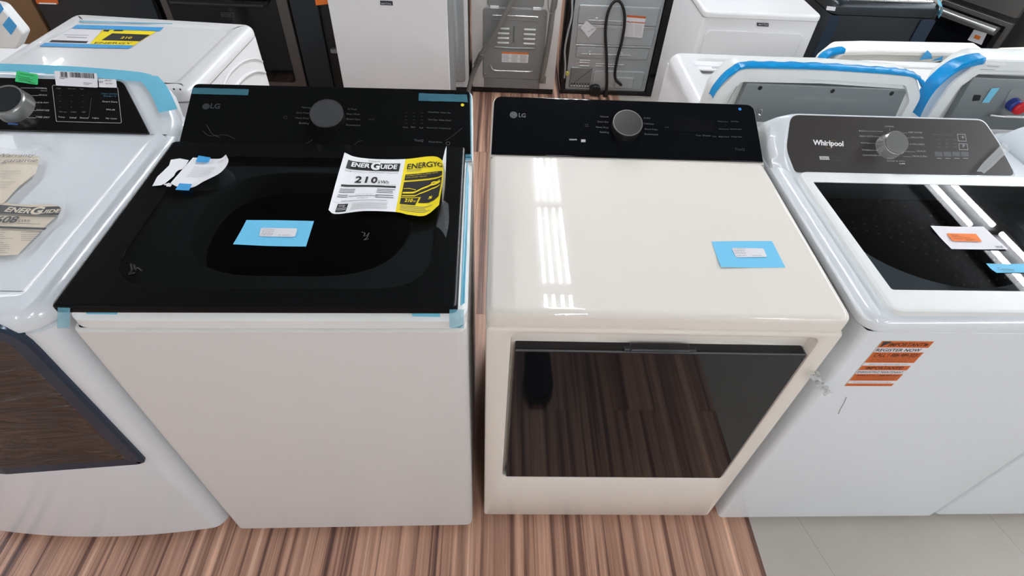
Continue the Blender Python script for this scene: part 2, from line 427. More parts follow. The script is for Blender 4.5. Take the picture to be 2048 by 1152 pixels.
def copy_tree(o, parent=None, kids=None):
    kids = kids if kids is not None else {p:[c for c in COL.objects if c.parent==p] for p in COL.objects}
    c=o.copy(); COL.objects.link(c); c.parent=parent
    for k in kids.get(o,[]): copy_tree(k,c,kids)
    return c
def feet(fr, W, D, parent, x0=0):
    for sx in (x0+.05,x0+W-.05):
        for sy in (.07,D-.07):
            m=M(); pl=frame(fr.w(0,0,0),0); cyl(m,fr,sx,sy,.022,.018,0,.034,'rubber_black'); m.build('leg',parent)
def cover(m, fr, pts, z0, z1, R, mt, hole=None, zin=None, nb=6):
    """moulded lid of a cabinet: straight edge, rounded top; optional opening"""
    rings=[[fr.w(a,b,z0) for a,b in inset(pts,.003)],[fr.w(a,b,z0+.003) for a,b in pts]]
    for j in range(nb+1):
        t=math.pi/2*j/nb; rings.append([fr.w(a,b,z1-R+R*math.sin(t)) for a,b in inset(pts,R*(1-math.cos(t)))])
    rings.append([fr.w(a,b,z1) for a,b in inset(pts,R+.002)])
    if hole:
        rings.append([fr.w(a,b,z1) for a,b in inset(hole,-.003)]); rings.append([fr.w(a,b,z1) for a,b in hole]); rings.append([fr.w(a,b,z1-.004) for a,b in inset(hole,.003)]); rings.append([fr.w(a,b,zin) for a,b in inset(hole,.004)])
        m.loft(rings,mt,False,False)
    else: m.loft(rings,mt)
    return m
def front_frame(m, pl, outer, inner, depth, mt, back=.03, r=.006):
    """front panel with a recessed opening; pl faces the viewer (normal towards the room)"""
    rings=[[pl.w(a,b,-back) for a,b in outer],[pl.w(a,b,-r) for a,b in outer],[pl.w(a,b,-r*.3) for a,b in inset(outer,r*.3)],[pl.w(a,b,0) for a,b in inset(outer,r)],
           [pl.w(a,b,0) for a,b in inset(inner,-r)],[pl.w(a,b,-r*.3) for a,b in inset(inner,-r*.3)],[pl.w(a,b,-r) for a,b in inner],[pl.w(a,b,-depth) for a,b in inner]]
    m.loft(rings,mt,False,False); return m
exec_order=[]
# ================================================================== the room
def struct(o, kind='structure'): o['kind']=kind; return o
m=M(); m.add([(-7,-6,0),(.828,-6,0),(.828,9,0),(-7,9,0)],[(0,1,2,3)],'wood_floor'); o=m.build('floor',smooth=False); struct(o)
# put the floor object's origin where the plank pattern starts
def reorigin(o,p):
    d=Vector(p)-o.location; o.data.transform(Matrix.Translation(-d)); o.location=p; WM[o.name]=Matrix.Translation(Vector(p))
reorigin(o,(0,0,0))
m=M(); m.add([(.828,-6,0),(8,-6,0),(8,9,0),(.828,9,0)],[(0,1,2,3)],'tile_floor'); o=m.build('floor_tile',smooth=False); struct(o); reorigin(o,(0,0,0)); o.name='floor.001'
H=2.9
for nm,vs in (('wall_left',[(-7,-6,0),(-7,9,0),(-7,9,H+.1),(-7,-6,H+.1)]),('wall_right',[(8,-6,0),(8,9,0),(8,9,H+.1),(8,-6,H+.1)]),
              ('wall_back',[(-7,9,0),(8,9,0),(8,9,H+.1),(-7,9,H+.1)]),('wall_front',[(-7,-6,0),(8,-6,0),(8,-6,H+.1),(-7,-6,H+.1)])):
    m=M(); m.add(vs,[(0,1,2,3)],'wall_paint'); struct(m.build(nm,smooth=False))
m=M(); m.add([(-7,-6,H+.1),(8,-6,H+.1),(8,9,H+.1),(-7,9,H+.1)],[(0,1,2,3)],'ceiling_tile'); struct(m.build('ceiling',smooth=False))
# ceiling lamps
def lamp(x,y,offs,L=1.2,tr=.011):
    r=root('ceiling_lamp',(x,y,H+.1),label=None,cat='ceiling lamp',group='ceiling tube lamps out of the picture')
    r['label']='fluorescent tube lamp on the ceiling, out of view, some mirrored as streaks, some added to light the fronts'
    m=M(); w=max(abs(o) for o in offs)+.05; box(m,x-w,x+w,y-L/2-.03,y+L/2+.03,H+.03,H+.1,'lamp_housing',.005); m.build('housing',r)
    for o in offs:
        m=M(); tube(m,[Vector((x+o,y-L/2+L*i/2,H)) for i in range(3)],tr,'lamp_tube_glow',10); m.build('tube',r)
for y in (1.47,2.42,3.37,4.32,5.8):
    lamp(.46,y,(-.085,-.03,.03,.085),.82)
for x,y in ((.46,-3.6),(.46,-2.2),(-1.6,-3.0),(2.6,-3.0)): lamp(x,y,(-.085,-.03,.03,.085),.82)  # unseen lamps behind the camera, added to brighten the appliance fronts
for y in (-4.8,-3.5,-2.2,-.82,.58,1.98,3.38,4.8):
    lamp(3.95,y,(-.095,.095),1.3,.017); lamp(-4.9,y,(-.095,.095),1.3,.017)

# ================================================================== white dryer with the dark glass door (centre)
Wd=.686
fr=frame((0,0,0)); r=root('clothes_dryer',(0,0,0),label='white front-load dryer with black tilted console and dark mirror-like door, centre',cat='dryer')
DRY=r
m=M(); slab(m,Plane((0,0,.034),(1,0,0),(0,1,0)),rrect(.001,Wd-.001,.028,.70,.006),0,.880,'enamel_warm',.001); m.build('cabinet',r)
pf=front(0)
outer=rrect(0,Wd,.034,.9155,.012); inner=rrect(.050,.645,.287,.897,.02)
m=M(); front_frame(m,pf,outer,inner,.05,'enamel_warm',.03,.007); m.build('front_panel',r)
m=M(); rings=[[pf.w(a,b,-.048) for a,b in inner],[pf.w(a,b,-.0481) for a,b in inset(inner,.05)]]
m.loft(rings,'black_deep',False,True)
for a0,a1 in ((.052,.085),(.612,.643)): rect(m,front(.035),a0,a1,.862,.868,'black_gloss',0)
m.build('door_recess',r)
pg=front(.004)
m=M(); slab(m,Plane((0,.028,0),(1,0,0),(0,0,1)),rrect(.0585,.643,.290,.842,.004,2),0,.026,'black_gloss',.0015); dr=m.build('door',r)
m=M(); slab(m,Plane((0,.028,0),(1,0,0),(0,0,1)),rrect(.059,.642,.8405,.8440,.001,1),.0225,.0265,'ink_dim',.001); m.build('door_trim',dr)
m=M(); box(m,.285,.405,-.001,.02,.8466,.8545,'black_plastic',.003); box(m,.272,.288,.002,.014,.8466,.8520,'black_plastic',.003); box(m,.402,.418,.002,.014,.8466,.8520,'black_plastic',.003)
m.build('door_handle',dr)
m=M(); cover(m,fr,rrect(-.001,Wd+.001,.0015,.712,.024),.9165,.955,.014,'enamel_warm'); m.build('top_cover',r)
feet(fr,Wd,.69,r)
E_Y=Vector((0,.147,.076)).normalized()
def console(r, pl, wb, wt, hh, mt_back, mt_face, th=.0045, mrg=.004, rc=.022, x0=0, face_low=0.0):
    """tilted control console: housing behind, glossy panel in front"""
    ob=[(x0-mrg,-.012),(x0+wb+mrg,-.012),(x0+(wb+wt)/2+mrg,hh+mrg),(x0+(wb-wt)/2-mrg,hh+mrg)]
    m=M(); P=rpoly(ob,[.001,.001,rc+.003,rc+.003],6); slab(m,pl,P,-.055,.0,mt_back,.004); m.build('console_housing',r)
    ib=[(x0,face_low),(x0+wb,face_low),(x0+(wb+wt)/2,hh),(x0+(wb-wt)/2,hh)]
    m=M(); P=rpoly(ib,[.001,.001,rc,rc],6); slab(m,pl,P,-.002,th,mt_face,.0015); return m.build('control_panel',r)
pc=Plane((.002,.520,.9555),(1,0,0),E_Y)
cp=console(r,pc,.682,.672,.166,'enamel_warm','black_gloss')
def h_dial(r, pl, u,v, rad, depth, base_h, mat_side='black_plastic', mat_top='dark_metal'):
    a,b=pl.at(u,v,base_h+depth)
    m=M(); cyl(m,pl,a,b,rad*.96,rad,base_h-.004,base_h+depth,mat_side,.002,56); d=m.build('dial',r)
    m=M(); cyl(m,pl,a,b,rad*.985,rad*.985,base_h+depth-.001,base_h+depth+.0014,mat_top,.001,56)
    annulus(m,pl,a,b,rad*1.0,rad*.94,'rim_metal',base_h+depth+.0015); m.build('dial_cap',d,recalc=False); return d,(a,b)
PH=.0048
h_dial(r,pc,1255.5,246,.0372,.024,PH)
def logo_lg(m, pl, u,v,u2,v2, mt, size):
    a,b=pl.at(u,v,PH); cyl_pts=disc(pl,a,b,size,28); decal(m,pl,cyl_pts,mt,PH+.0004)
    annulus(m,pl,a,b,size*.72,size*.60,'ink_black',PH+.0006); rect(m,pl,a-size*.12,a-size*.02,b-size*.35,b+size*.38,'ink_black',PH+.0006); rect(m,pl,a-size*.12,a+size*.25,b-size*.38,b-size*.26,'ink_black',PH+.0006)
    tpx(m,pl,'LG',u+10,v2+5.5,u2,v2+6.5,mt,.02,h=PH+.0005)
m=M(); logo_lg(m,pc,1027,230,1051,231,'ink_dim',.0095)
for s,u0,v0,u1,v1 in (('Normal',1200,237,1216,237.5),('Quick Dry',1194,248,1216,249),('Heavy Duty',1191,259,1216,260),('Bedding',1199,269,1217,270),
                      ('AI Dry',1286,241,1300,241),('Delicates',1287,251,1307,252),('Warm Press',1288,262,1314,263),('Downloaded',1288,272,1315,273),
                      ('Wrinkle Care',1434,246,1454,247),('Rack Dry',1461,247,1476,247.5),('Control Lock',1436,261,1456,262),('Damp Dry Signal',1459,262,1482,262.5),
                      ('Temp',1390,275,1400,275.5),('Dryness',1404,275.5,1420,276),('Time',1423,276,1431,276.5),('Quick Steam',1436,277,1457,277.5),('Energy Saver',1461,277.5,1483,278)):
    tpx(m,pc,s,u0,v0,u1,v1,'ink_dim',.0,h=PH+.0005)
tpx(m,pc,'steam',1138,283,1153,283,'ink_light',.02,h=PH+.0005)
P=pc.many([(1162,279),(1171,279),(1171,284.5),(1162,284.5)],PH); decal(m,pc,P,'ink_light',PH+.0005)
tpx(m,pc,'wi-fi',1328,258,1336,258.5,'ink_faint',h=PH+.0005); tpx(m,pc,'ThinQ',1468,304,1488,304.5,'ink_faint',h=PH+.0005)
a,b=pc.at(1173,251,PH); annulus(m,pc,a,b,.004,.003,'ink_faint',PH+.0005)
ink(m,cp)
m=M(); P=pc.many([(1347,234),(1426,236.4),(1429,265.4),(1349,263)],PH); decal(m,pc,P,'black_display',PH+.0003); m.build('display',cp,recalc=False,smooth=False)
m=M(); a,b=pc.at(1479.5,218.5,PH); decal(m,pc,disc(pc,a,b,.0042,20),'dot_blue',PH+.0008); m.build('dot_sticker',cp,recalc=False,smooth=False,label='small round blue sticker')

# ================================================================== white top-load washer with black glass lid (left of centre)
wrot=.0207; wo=Vector((-.0336,-.0269,0)); fw=frame(wo,wrot)
r=root('washing_machine',wo,wrot,label='white top-load washer with a large black glass lid and black film-covered console',cat='washing machine')
WASH=r
m=M(); slab(m,Plane(fw.w(0,0,.03),fw.ex,fw.ey),rrect(-Wd,0,0,.70,.02),0,.9055,'enamel_satin',.006,cap=False); m.build('cabinet',r)
# cover: straight band, chamfer, deck with opening below the lid
pts=rrect(-Wd-.001,.001,.0060,.712,.036,8)
m=M()
hole=rrect(-.545,-.115,.095,.425,.160,8)
rings=[[fw.w(a,b,.9357) for a,b in inset(pts,.0005)],[fw.w(a,b,.9375) for a,b in pts],[fw.w(a,b,.956) for a,b in pts],[fw.w(a,b,.9595) for a,b in inset(pts,.003)],
       [fw.w(a,b,.9765) for a,b in inset(pts,.022)],[fw.w(a,b,.978) for a,b in inset(pts,.026)],[fw.w(a,b,.978) for a,b in inset(pts,.029)],[fw.w(a,b,.978) for a,b in inset(hole,-.003)],[fw.w(a,b,.978) for a,b in hole],[fw.w(a,b,.974) for a,b in inset(hole,.004)],[fw.w(a,b,.93) for a,b in inset(hole,.012)]]
m.loft(rings,'plastic_white',False,False); m.build('top_cover',r)
# drum below the opening
pd=Plane(fw.w(-.342,.26,.0),fw.ex,fw.ey)
m=M(); n=48
def ringc(rad,z,sx=1): return [pd.w(rad*sx*math.cos(2*math.pi*i/n),rad*math.sin(2*math.pi*i/n),z) for i in range(n)]
m.loft([ringc(.222,.929,1.3),ringc(.20,.925),ringc(.205,.91),ringc(.23,.86),ringc(.23,.5),ringc(.03,.48)],'drum_steel',False,True); m.build('drum',r)
lidp=Plane(fw.w(0,0,.984),fw.ex,fw.ey)
lo=rrect(-Wd-.0015,-.0145,.0,.515,.014)
m=M(); li=rrect(-Wd+.060,-.065,.045,.455,.10,5)
rings=[[lidp.w(a,b,-.003) for a,b in inset(lo,.004)],[lidp.w(a,b,0) for a,b in lo],[lidp.w(a,b,.010) for a,b in lo],[lidp.w(a,b,.013) for a,b in inset(lo,.002)],[lidp.w(a,b,.0138) for a,b in inset(lo,.005)],[lidp.w(a,b,.0138) for a,b in inset(lo,.008)],[lidp.w(a,b,.0138) for a,b in inset(li,-.003)],[lidp.w(a,b,.0138) for a,b in li],[lidp.w(a,b,.0128) for a,b in li]]
m.loft(rings,'black_film',False,False); lid=m.build('lid',r)
m=M(); m.loft([[lidp.w(a,b,.0132) for a,b in li]],'glass_dark',False,True); m.build('lid_window',lid,smooth=False,recalc=False)
for a in (-.36,-.345):
    pass
m=M(); P=lidp; box(m,-.335,-.285,.512,.522,.97,.99,'black_plastic',.003,fw); m.build('lid_hinge',r)
WE=Vector((-math.sin(wrot)*.147,math.cos(wrot)*.147,.068))
pw=Plane(fw.w(-Wd+.012,.502,.984),fw.ex,WE)
cw=console(r,pw,.672,.664,.180,'film_blue_clear','black_film',x0=0,rc=.016,mrg=.003)
m=M(); slab(m,Plane(pw.w(0,0,-.006),pw.ex,pw.ey),rpoly([(-.006,-.02),(.678,-.02),(.674,.186),(-.002,.186)],[.001,.001,.02,.02],6),-.05,.0,'plastic_white',.004); m.build('console_frame',r)
h_dial(r,pw,653,226.5,.0385,.024,PH,mat_top='ink_faint')
m=M(); logo_lg(m,pw,412,213,441,214,'ink_faint',.0085)
for s,u0,v0,u1,v1 in (('Normal',605,219,622,220),('Quick Wash',594,230,619,231),('Heavy Duty',592,241,619,242),('Bedding',599,251.5,619,252.5),
                      ('AI Wash',696,222,714,223),('Deep Wash',694,233,720,234),('Rinse+Spin',694,243.5,721,244.5),('Downloaded',693,254,721,255),
                      ('TurboWash  Water Plus',856,228,902,230),('Tub Clean  Delay Wash',856,244,902,246),('Remote Start  Control Lock',854,259,902,261),
                      ('Wash',806,258.5,816,259),('Spin',822,259,831,259.5),('Soil',839,259.5,846,260),('ThinQ',828,286,847,287),('Direct Drive',858,287.5,884,288.5)):
    tpx(m,pw,s,u0,v0,u1,v1,'ink_dim',0,h=PH+.0006)
for uu in (812,828,844):
    for vv in (226,233,240,247): line(m,pw,pw.at(uu-2,vv,PH),pw.at(uu+2,vv+.2,PH),.0009,'ink_faint',PH+.0006)
tpx(m,pw,'wi-fi',738,243,748,243.5,'ink_faint',h=PH+.0006)
a,b=pw.at(571,235,PH); annulus(m,pw,a,b,.0045,.0035,'ink_faint',PH+.0006)
a,b=pw.at(896,287,PH); annulus(m,pw,a,b,.005,.004,'ink_dim',PH+.0006)
ink(m,cw)
m=M(); a,b=pw.at(925,210.5,PH); decal(m,pw,disc(pw,a,b,.0042,20),'dot_yellow',PH+.0012); m.build('dot_sticker',cw,recalc=False,smooth=False,label='small round yellow sticker')
# blue protective tape at console corners, front corners and along the right rim
def ribbon(pl, pxs, mt, h=.001, th=.0006, wav=.0012, nu=14):
    q=pl.many(pxs,h); a,b,c,d=[Vector(x) for x in q]; rnd=[(random.random(),random.random()) for _ in range(8)]
    def fn(s,t):
        p=(a*(1-s)+b*s)*(1-t)+(d*(1-s)+c*s)*t; w=0
        for k,(x,y) in enumerate(rnd): w+=math.sin((k+2)*3.1*s+x*6+ (k-3)*2*t+y*6)
        return pl.w(p.x,p.y,h+wav*(w/8+.6))
    m=M(); m.grid(fn,nu,4,mt); return m
ribbon(pw,[(386,175.5),(498,179),(496,191),(383,188)],'film_teal',PH+.0006).build('protective_tape',r,label='crinkled light blue tape on left console corner',recalc=False)
ribbon(pw,[(838,187),(934,190),(936,205),(837,202)],'film_teal',PH+.0006,wav=.002).build('protective_tape',r,label='crinkled light blue tape on right console corner',recalc=False)
pdk=Plane(fw.w(0,0,.979),fw.ex,fw.ey)
ribbon(pdk,[(921,612),(930,606),(938,360),(934,310)],'film_blue',.001,wav=.0006,nu=6).build('protective_tape',r,label='light blue tape strip along right rim of the deck',recalc=False)
pfw=Plane(fw.w(0,-.003,0),fw.ex,(0,0,1)); 
ribbon(pfw,[(899,618),(928,618),(928,656),(899,655)],'film_blue_clear',.0012,wav=.0015,nu=6).build('protective_tape',r,label='blue tape on the right front corner',recalc=False)
ribbon(pfw,[(116,614),(141,615),(139,656),(114,655)],'film_blue_clear',.0012,wav=.0015,nu=6).build('protective_tape',r,label='blue tape on the left front corner',recalc=False)
pch=Plane(fw.w(0,.008,.969),fw.ex,(0,.019,.018))
ribbon(pch,[(178,612),(240,613),(234,629),(172,628)],'film_blue',.001,wav=.0003).build('protective_tape',r,label='short blue tape tab below left end of lid',recalc=False)
ribbon(pch,[(826,612),(881,613),(880,634),(824,633)],'film_blue',.001,wav=.0003).build('protective_tape',r,label='short blue tape tab below right end of lid',recalc=False)
feet(fw,Wd,.69,r,-Wd)
# film creases on the console: fine raised wrinkles of the transparent film
m=M()
for pp in ([(405,262),(420,272),(450,270),(470,278)],[(413,250),(425,268),(440,275)],[(590,298),(612,288),(625,280)],[(700,298),(716,284),(726,282)],[(760,300),(785,296),(800,303)],[(890,282),(905,272),(925,256)]):
    q=[pw.w(*pw.at(u,v,PH),PH+.0004) for u,v in pp]; m=M(); tube(m,catmull(q,6),.0005,'ink_faint',6); m.build('film_crease',cw)

# ================================================================== papers on the black glass lid
ZL=.9985
def cs(rows): return Sheet([[zpt(u,v,ZL+z) for u,v,z in r] for r in rows])
# energy label, curled at its right end
sh=cs([[(689,305,.014),(712,314,.006),(758,318.5,.005),(811,318,.004),(855,313,.010),(875,314,.016),(886,322,.022)],
       [(672,364,.009),(694,367,.003),(745,368,.004),(801,370,.003),(848,367,.008),(873,363,.014),(886,356,.022)],
       [(657,420,.010),(672,428,.006),(729,422,.010),(791,424,.004),(818,429.5,.007),(851,431,.010),(878,410,.018)]])
sh.warp=[0,.094,.283,.5,.79,.925,1]
m=M(); sh.paper(m,'paper_white',0,.5,0,1,24,14); sh.paper(m,'paper_yellow',.5,1,0,1,20,14)
sh.block(m,.05,.465,.09,.245,'ink_black',nu=30,nv=6)
sh.text(m,'ENER',.085,.235,.12,.205,'ink_white',.03,.0024); sh.text(m,'UIDE',.315,.445,.125,.215,'ink_white',.03,.0024); sh.text(m,'G',.24,.31,.08,.245,'ink_white',.05,.0026)
sh.text(m,"Canada",.21,.30,.035,.07,'ink_grey'); sh.text(m,'Energy consumption / Consommation energetique',.05,.465,.268,.295,'ink_grey')
sh.text(m,'210',.155,.315,.365,.49,'ink_black',.03,space=1.15); sh.text(m,'kWh',.325,.405,.425,.49,'ink_black'); sh.text(m,'per year / par annee',.325,.46,.50,.518,'ink_grey')
sh.block(m,.06,.465,.525,.56,'ink_black')
sh.lines(m,.06,.19,.60,.68,3,'ink_grey'); sh.lines(m,.33,.465,.59,.68,3,'ink_grey'); sh.lines(m,.06,.15,.70,.76,2,'ink_grey')
sh.text(m,'Top Load Standard',.19,.31,.69,.705,'ink_grey'); sh.lines(m,.15,.36,.72,.74,1,'ink_grey'); sh.text(m,'WT7405CW',.21,.28,.755,.775,'ink_grey')
sh.lines(m,.33,.465,.70,.78,2,'ink_grey'); sh.lines(m,.1,.45,.80,.815,1,'ink_grey'); sh.lines(m,.02,.44,.83,.837,1,'ink_light')
sh.block(m,.085,.165,.85,.975,'ink_black'); sh.block(m,.09,.16,.915,.922,'ink_white',.001); sh.block(m,.09,.16,.94,.947,'ink_white',.001)
a=[.095,.11,.13,.15]; sh.text(m,'energy',.095,.15,.875,.90,'ink_white',h=.0013)
sh.lines(m,.19,.43,.85,.97,7,'ink_light',.3)
sh.text(m,'ENERGYG',.54,.99,.11,.215,'ink_black',.015); sh.lines(m,.54,.72,.23,.28,2,'ink_grey',.25)
sh.block(m,.535,.985,.31,.42,'ink_black'); sh.text(m,'Compare ONLY to other models',.55,.93,.325,.35,'paper_yellow'); sh.text(m,'with similar capacity',.55,.8,.365,.385,'paper_yellow')
sh.block(m,.535,.985,.45,.73,'ink_black'); sh.text(m,'~',.86,.96,.49,.53,'paper_yellow',.03)
sh.grid=None
m.grid(lambda s,t: sh.p(.545+.43*s, .64+.03*t - (.11*max(0,min(1,(s-.35)/.4))), .0012),16,1,'paper_yellow')
m.grid(lambda s,t: sh.p(.545+.43*s, .70+.02*t - (.10*max(0,min(1,(s-.45)/.35))), .0012),16,1,'paper_yellow')
m.grid(lambda s,t: sh.p(.545+.16*s, .57+.01*t +.06*max(0,(s-.4)), .0012),8,1,'paper_yellow')
sh.block(m,.535,.80,.745,.855,'ink_black'); sh.block(m,.815,.985,.70,.82,'ink_black'); sh.text(m,'210',.60,.73,.76,.82,'paper_yellow',.03,h=.0014); sh.text(m,'kWh',.74,.79,.785,.815,'paper_yellow'); sh.text(m,'5',.89,.93,.73,.77,'paper_yellow',.03)
sh.lines(m,.55,.95,.875,.97,4,'ink_grey',.3)
o=m.build('energy_label',recalc=False,angle=80)
tag(o,'white and yellow energy label reading 210 kWh, curled on the black glass lid','paper label')
# torn flap of clear film standing beside the label
m=M()
q0=[zpt(893,292,ZL+.030),zpt(892,330,ZL+.024),zpt(890,372,ZL+.014),zpt(886,405,ZL+.004)]
q1=[zpt(890,300,ZL+.030),zpt(884,330,ZL+.020),zpt(884,374,ZL+.008),zpt(884,402,ZL+.002)]
m.loft([[a,b] for a,b in zip(catmull(q0,4),catmull(q1,4))],'paper_white',False,False,closed=False)
o=m.build('label_flap',recalc=False); tag(o,'thin upright sliver of paper at the right edge of the energy label','paper')
m=M(); q=[(884,404),(893,420),(896,440),(894,460),(890,474),(884,462),(876,450)]
s2=cs([[(884,402,.016),(890,402,.010),(897,408,.004)],[(878,430,.003),(888,436,.012),(898,442,.004)],[(872,452,.001),(884,462,.004),(892,476,.001)]])
s2.paper(m,'film_clear',0,1,0,1,10,10); o=m.build('loose_film',recalc=False); tag(o,'loose edge of clear film lifting beside the energy label on the lid','plastic film')

def poly_sheet(pxs, z, mt, wav=.002, seed=1, div=3):
    """irregular piece of paper lying on a horizontal surface, slightly wavy"""
    import bmesh as _b
    rnd=random.Random(seed); bm=_b.new(); vs=[bm.verts.new(zpt(u,v,z)) for u,v in pxs]; f=bm.faces.new(vs)
    _b.ops.triangulate(bm,faces=bm.faces[:]); 
    for _ in range(div): _b.ops.subdivide_edges(bm,edges=bm.edges[:],cuts=1,use_grid_fill=True); 
    k=[(rnd.uniform(20,60),rnd.uniform(20,60),rnd.random()*6) for _ in range(4)]
    for v in bm.verts: v.co.z += wav*(1+sum(math.sin(a*v.co.x+b*v.co.y+c) for a,b,c in k)/4)
    bm.verts.ensure_lookup_table(); bm.faces.ensure_lookup_table()
    for i,v in enumerate(bm.verts): v.index=i
    m=M(); m.add([v.co.copy() for v in bm.verts],[[v.index for v in f.verts] for f in bm.faces],mt); bm.free(); return m
# torn instruction sheet, two pieces
sh=cs([[(386,315,.004),(404,316,.003),(424,317.5,.003),(441,317,.008),(452,309,.024)],
       [(371,332,.003),(391,334,.004),(414,335,.004),(436,334,.010),(456.5,324,.022)],
       [(354,351,.003),(377,352,.004),(401,353,.003),(424,348,.010),(441,345,.016)],
       [(341,366,.003),(356,374,.003),(376,376,.002),(390,373,.004),(405,364,.010)]])
m=M(); sh.paper(m,'paper_white',0,1,0,1,20,20); sh.lines(m,.22,.72,.33,.72,12,'ink_light',.2); sh.lines(m,.70,.9,.12,.2,2,'ink_light',.2)
o=m.build('instruction_sheet',recalc=False,angle=80); tag(o,'larger piece of torn white instruction sheet with two blue tape strips on the lid','paper')
for n_,q in enumerate(([(397,311),(421.5,315),(416,325),(391,323.5)],[(359,366.5),(384,368),(378,381),(350.5,379.5)])):
    m=M(); P=[zpt(u,v,ZL+.0075-.002*n_) for u,v in q]; m.add(P,[(0,1,2,3)],'tape_blue'); m.build('tape_strip',o if False else None) if False else m.build('tape_strip',o,recalc=False,label=('blue tape at the top of the sheet','blue tape at the bottom of the sheet')[n_])
m=poly_sheet([(341.8,319.7),(359.5,317),(378,321),(372,331),(365,338.5),(357,341),(352,346),(348.7,353),(340,361),(331.6,368),(323,372),(305.2,373.4),(315.4,355),(326,345),(338.5,331.5)],ZL+.0008,'paper_white',.0015,4)
o=m.build('instruction_sheet_fragment',recalc=False); tag(o,'smaller torn-off fragment of white sheet at the left of the taped sheet','paper')
for q,lb in (([(333,368),(338,366),(345,369),(341,374),(333,373.5)],'tiny torn white scrap of paper right of the smaller torn fragment'),([(327.5,370),(331,367.5),(334.5,369),(332,371),(329,371)],'tiniest white paper scrap at lower tip of the torn fragment')):
    m=poly_sheet(q,ZL+.0006,'paper_white',.001,2,1); o=m.build('paper_scrap',recalc=False); tag(o,lb,'paper')
m=M(); 
for pp in ([(262,528),(264,540),(258,548),(270,545)],[(262,540),(275,536),(284,541)],[(268,530),(272,541)]):
    tube(m,catmull([zpt(u,v,ZL+.0004) for u,v in pp],5),.0016,'rubber_black',6)
o=m.build('glue_smudge',LIDO if False else None) if False else m.build('glue_smudge'); tag(o,'small dark crumpled residue near the front left of the black lid','residue')
m=M(); tube(m,catmull([zpt(u,v,ZL+.0004) for u,v in [(723,464),(730,467),(727,472),(735,470),(738,466),(733,476),(728,480),(737,478)]],5),.0008,'ink_faint',6)
o=m.build('glue_smudge'); tag(o,'small faint scuff on the black lid below the energy label','residue')
# blue price cards with a white address label
def card(pxs, z, inner, lines_px, label, lift=.006):
    P=[zpt(u,v,z+.0006) for u,v in pxs]   # tl tr br bl
    tl,tr,br,bl=P; up=Vector((0,0,lift))
    shh=Sheet([[tl,(tl+tr)/2+up*.1,tr],[(tl+bl)/2+up*.1,(tl+tr+bl+br)/4,(tr+br)/2],[bl+up*.5,(bl+br)/2,br]])
    m=M(); shh.paper(m,'card_blue',0,1,0,1,12,12); 
    pl=flat(z+.0008)
    pts=[pl.at(u,v,.0006) for u,v in inner]; rr=rpoly(pts,.004,3); decal(m,pl,rr,'sticker_white',.001)
    for s,a,b,c,d in lines_px: tpx(m,pl,s,a,b,c,d,'ink_grey',h=.0016)
    o=m.build('price_card',recalc=False,angle=80); tag(o,label,'card','blue price cards'); return o
card([(493,440),(628,442),(612,493),(467,491)],ZL,[(522,456),(595,457),(590,474),(518,473)],
     [('LG APPLIANCE',526,460.5,550,461),('WT7405CW',524.5,464.5,548,465),('AS IS PRICE',523,468.5,546,469),('5 YR WTY',521,472.3,545,472.5),('SN 404KWT',557,472.6,580,472.8)],
     'light blue card with white label lying on the black glass washer lid')
card([(1423,483),(1544,482),(1571,535),(1441,536)],.955,[(1463,496),(1527,497),(1534,514),(1472,515)],
     [('LG APPLIANCE',1467,499.5,1490,500),('DLE7400W',1468.5,503.5,1490,504),('AS IS PRICE',1470,508,1492,508.3),('5 YR WTY',1474,513.2,1494,513.3),('SN 402KWR',1504,513,1524,513.2)],
     'light blue card with white label lying on the white dryer top')

# ================================================================== left dryer with rounded body (cropped by the picture edge)
so=Vector((-.750,-.035,0)); srot=.012; fs=frame(so,srot)
r=root('clothes_dryer',so,srot,label='white dryer with bowed front, wrapped dark door and black console with knob, at left edge',cat='dryer')
SAM=r
def bow(x0,x1,y0,y1,bulge,rf,rb,n=18):
    pts=[]
    # front edge from left to right, bowed towards the viewer
    xs=[x0+rf+(x1-x0-2*rf)*i/n for i in range(n+1)]; xc=(x0+x1)/2; hw=(x1-x0)/2
    yf=lambda x: y0-bulge*(1-((x-xc)/hw)**2)
    for i in range(1,7):
        t=math.pi+ (math.pi/2)*i/7; pts.append((x0+rf+rf*math.cos(t), yf(x0+rf)+rf+rf*math.sin(t)))
    pts += [(x,yf(x)) for x in xs]
    for i in range(1,7):
        t=-math.pi/2+(math.pi/2)*i/7; pts.append((x1-rf+rf*math.cos(t), yf(x1-rf)+rf+rf*math.sin(t)))
    pts += [(x1,y1-rb),(x1-rb*.3,y1-rb*.3),(x1-rb,y1),(x0+rb,y1),(x0+rb*.3,y1-rb*.3),(x0,y1-rb)]
    return pts
def brings(zs, **k): return None
B0=bow(-.686,0,0,.70,.028,.045,.012)
m=M(); m.loft([[fs.w(a,b,.03) for a,b in inset(B0,.006)],[fs.w(a,b,.036) for a,b in B0],[fs.w(a,b,.5) for a,b in B0],[fs.w(a,b,.90) for a,b in B0],[fs.w(a,b,.925) for a,b in inset(B0,.001)],[fs.w(a,b,.928) for a,b in inset(B0,.006)]],'enamel_cool'); m.build('cabinet',r)
B1=bow(-.688,.002,-.002,.705,.030,.065,.07); R=.045
rings=[[fs.w(a,b,.931) for a,b in inset(B1,.004)],[fs.w(a,b,.934) for a,b in B1]]
for j in range(9):
    t=math.pi/2*j/8; rings.append([fs.w(a,b,.978-.040+.040*math.sin(t)) for a,b in inset(B1,R*(1-math.cos(t)))])
rings += [[fs.w(a,b,.978) for a,b in inset(B1,.050)],[fs.w(a,b,.9755) for a,b in inset(B1,.054)],[fs.w(a,b,.9755) for a,b in inset(B1,.057)]]
m=M(); m.loft(rings,'enamel_cool'); m.build('top_cover',r)
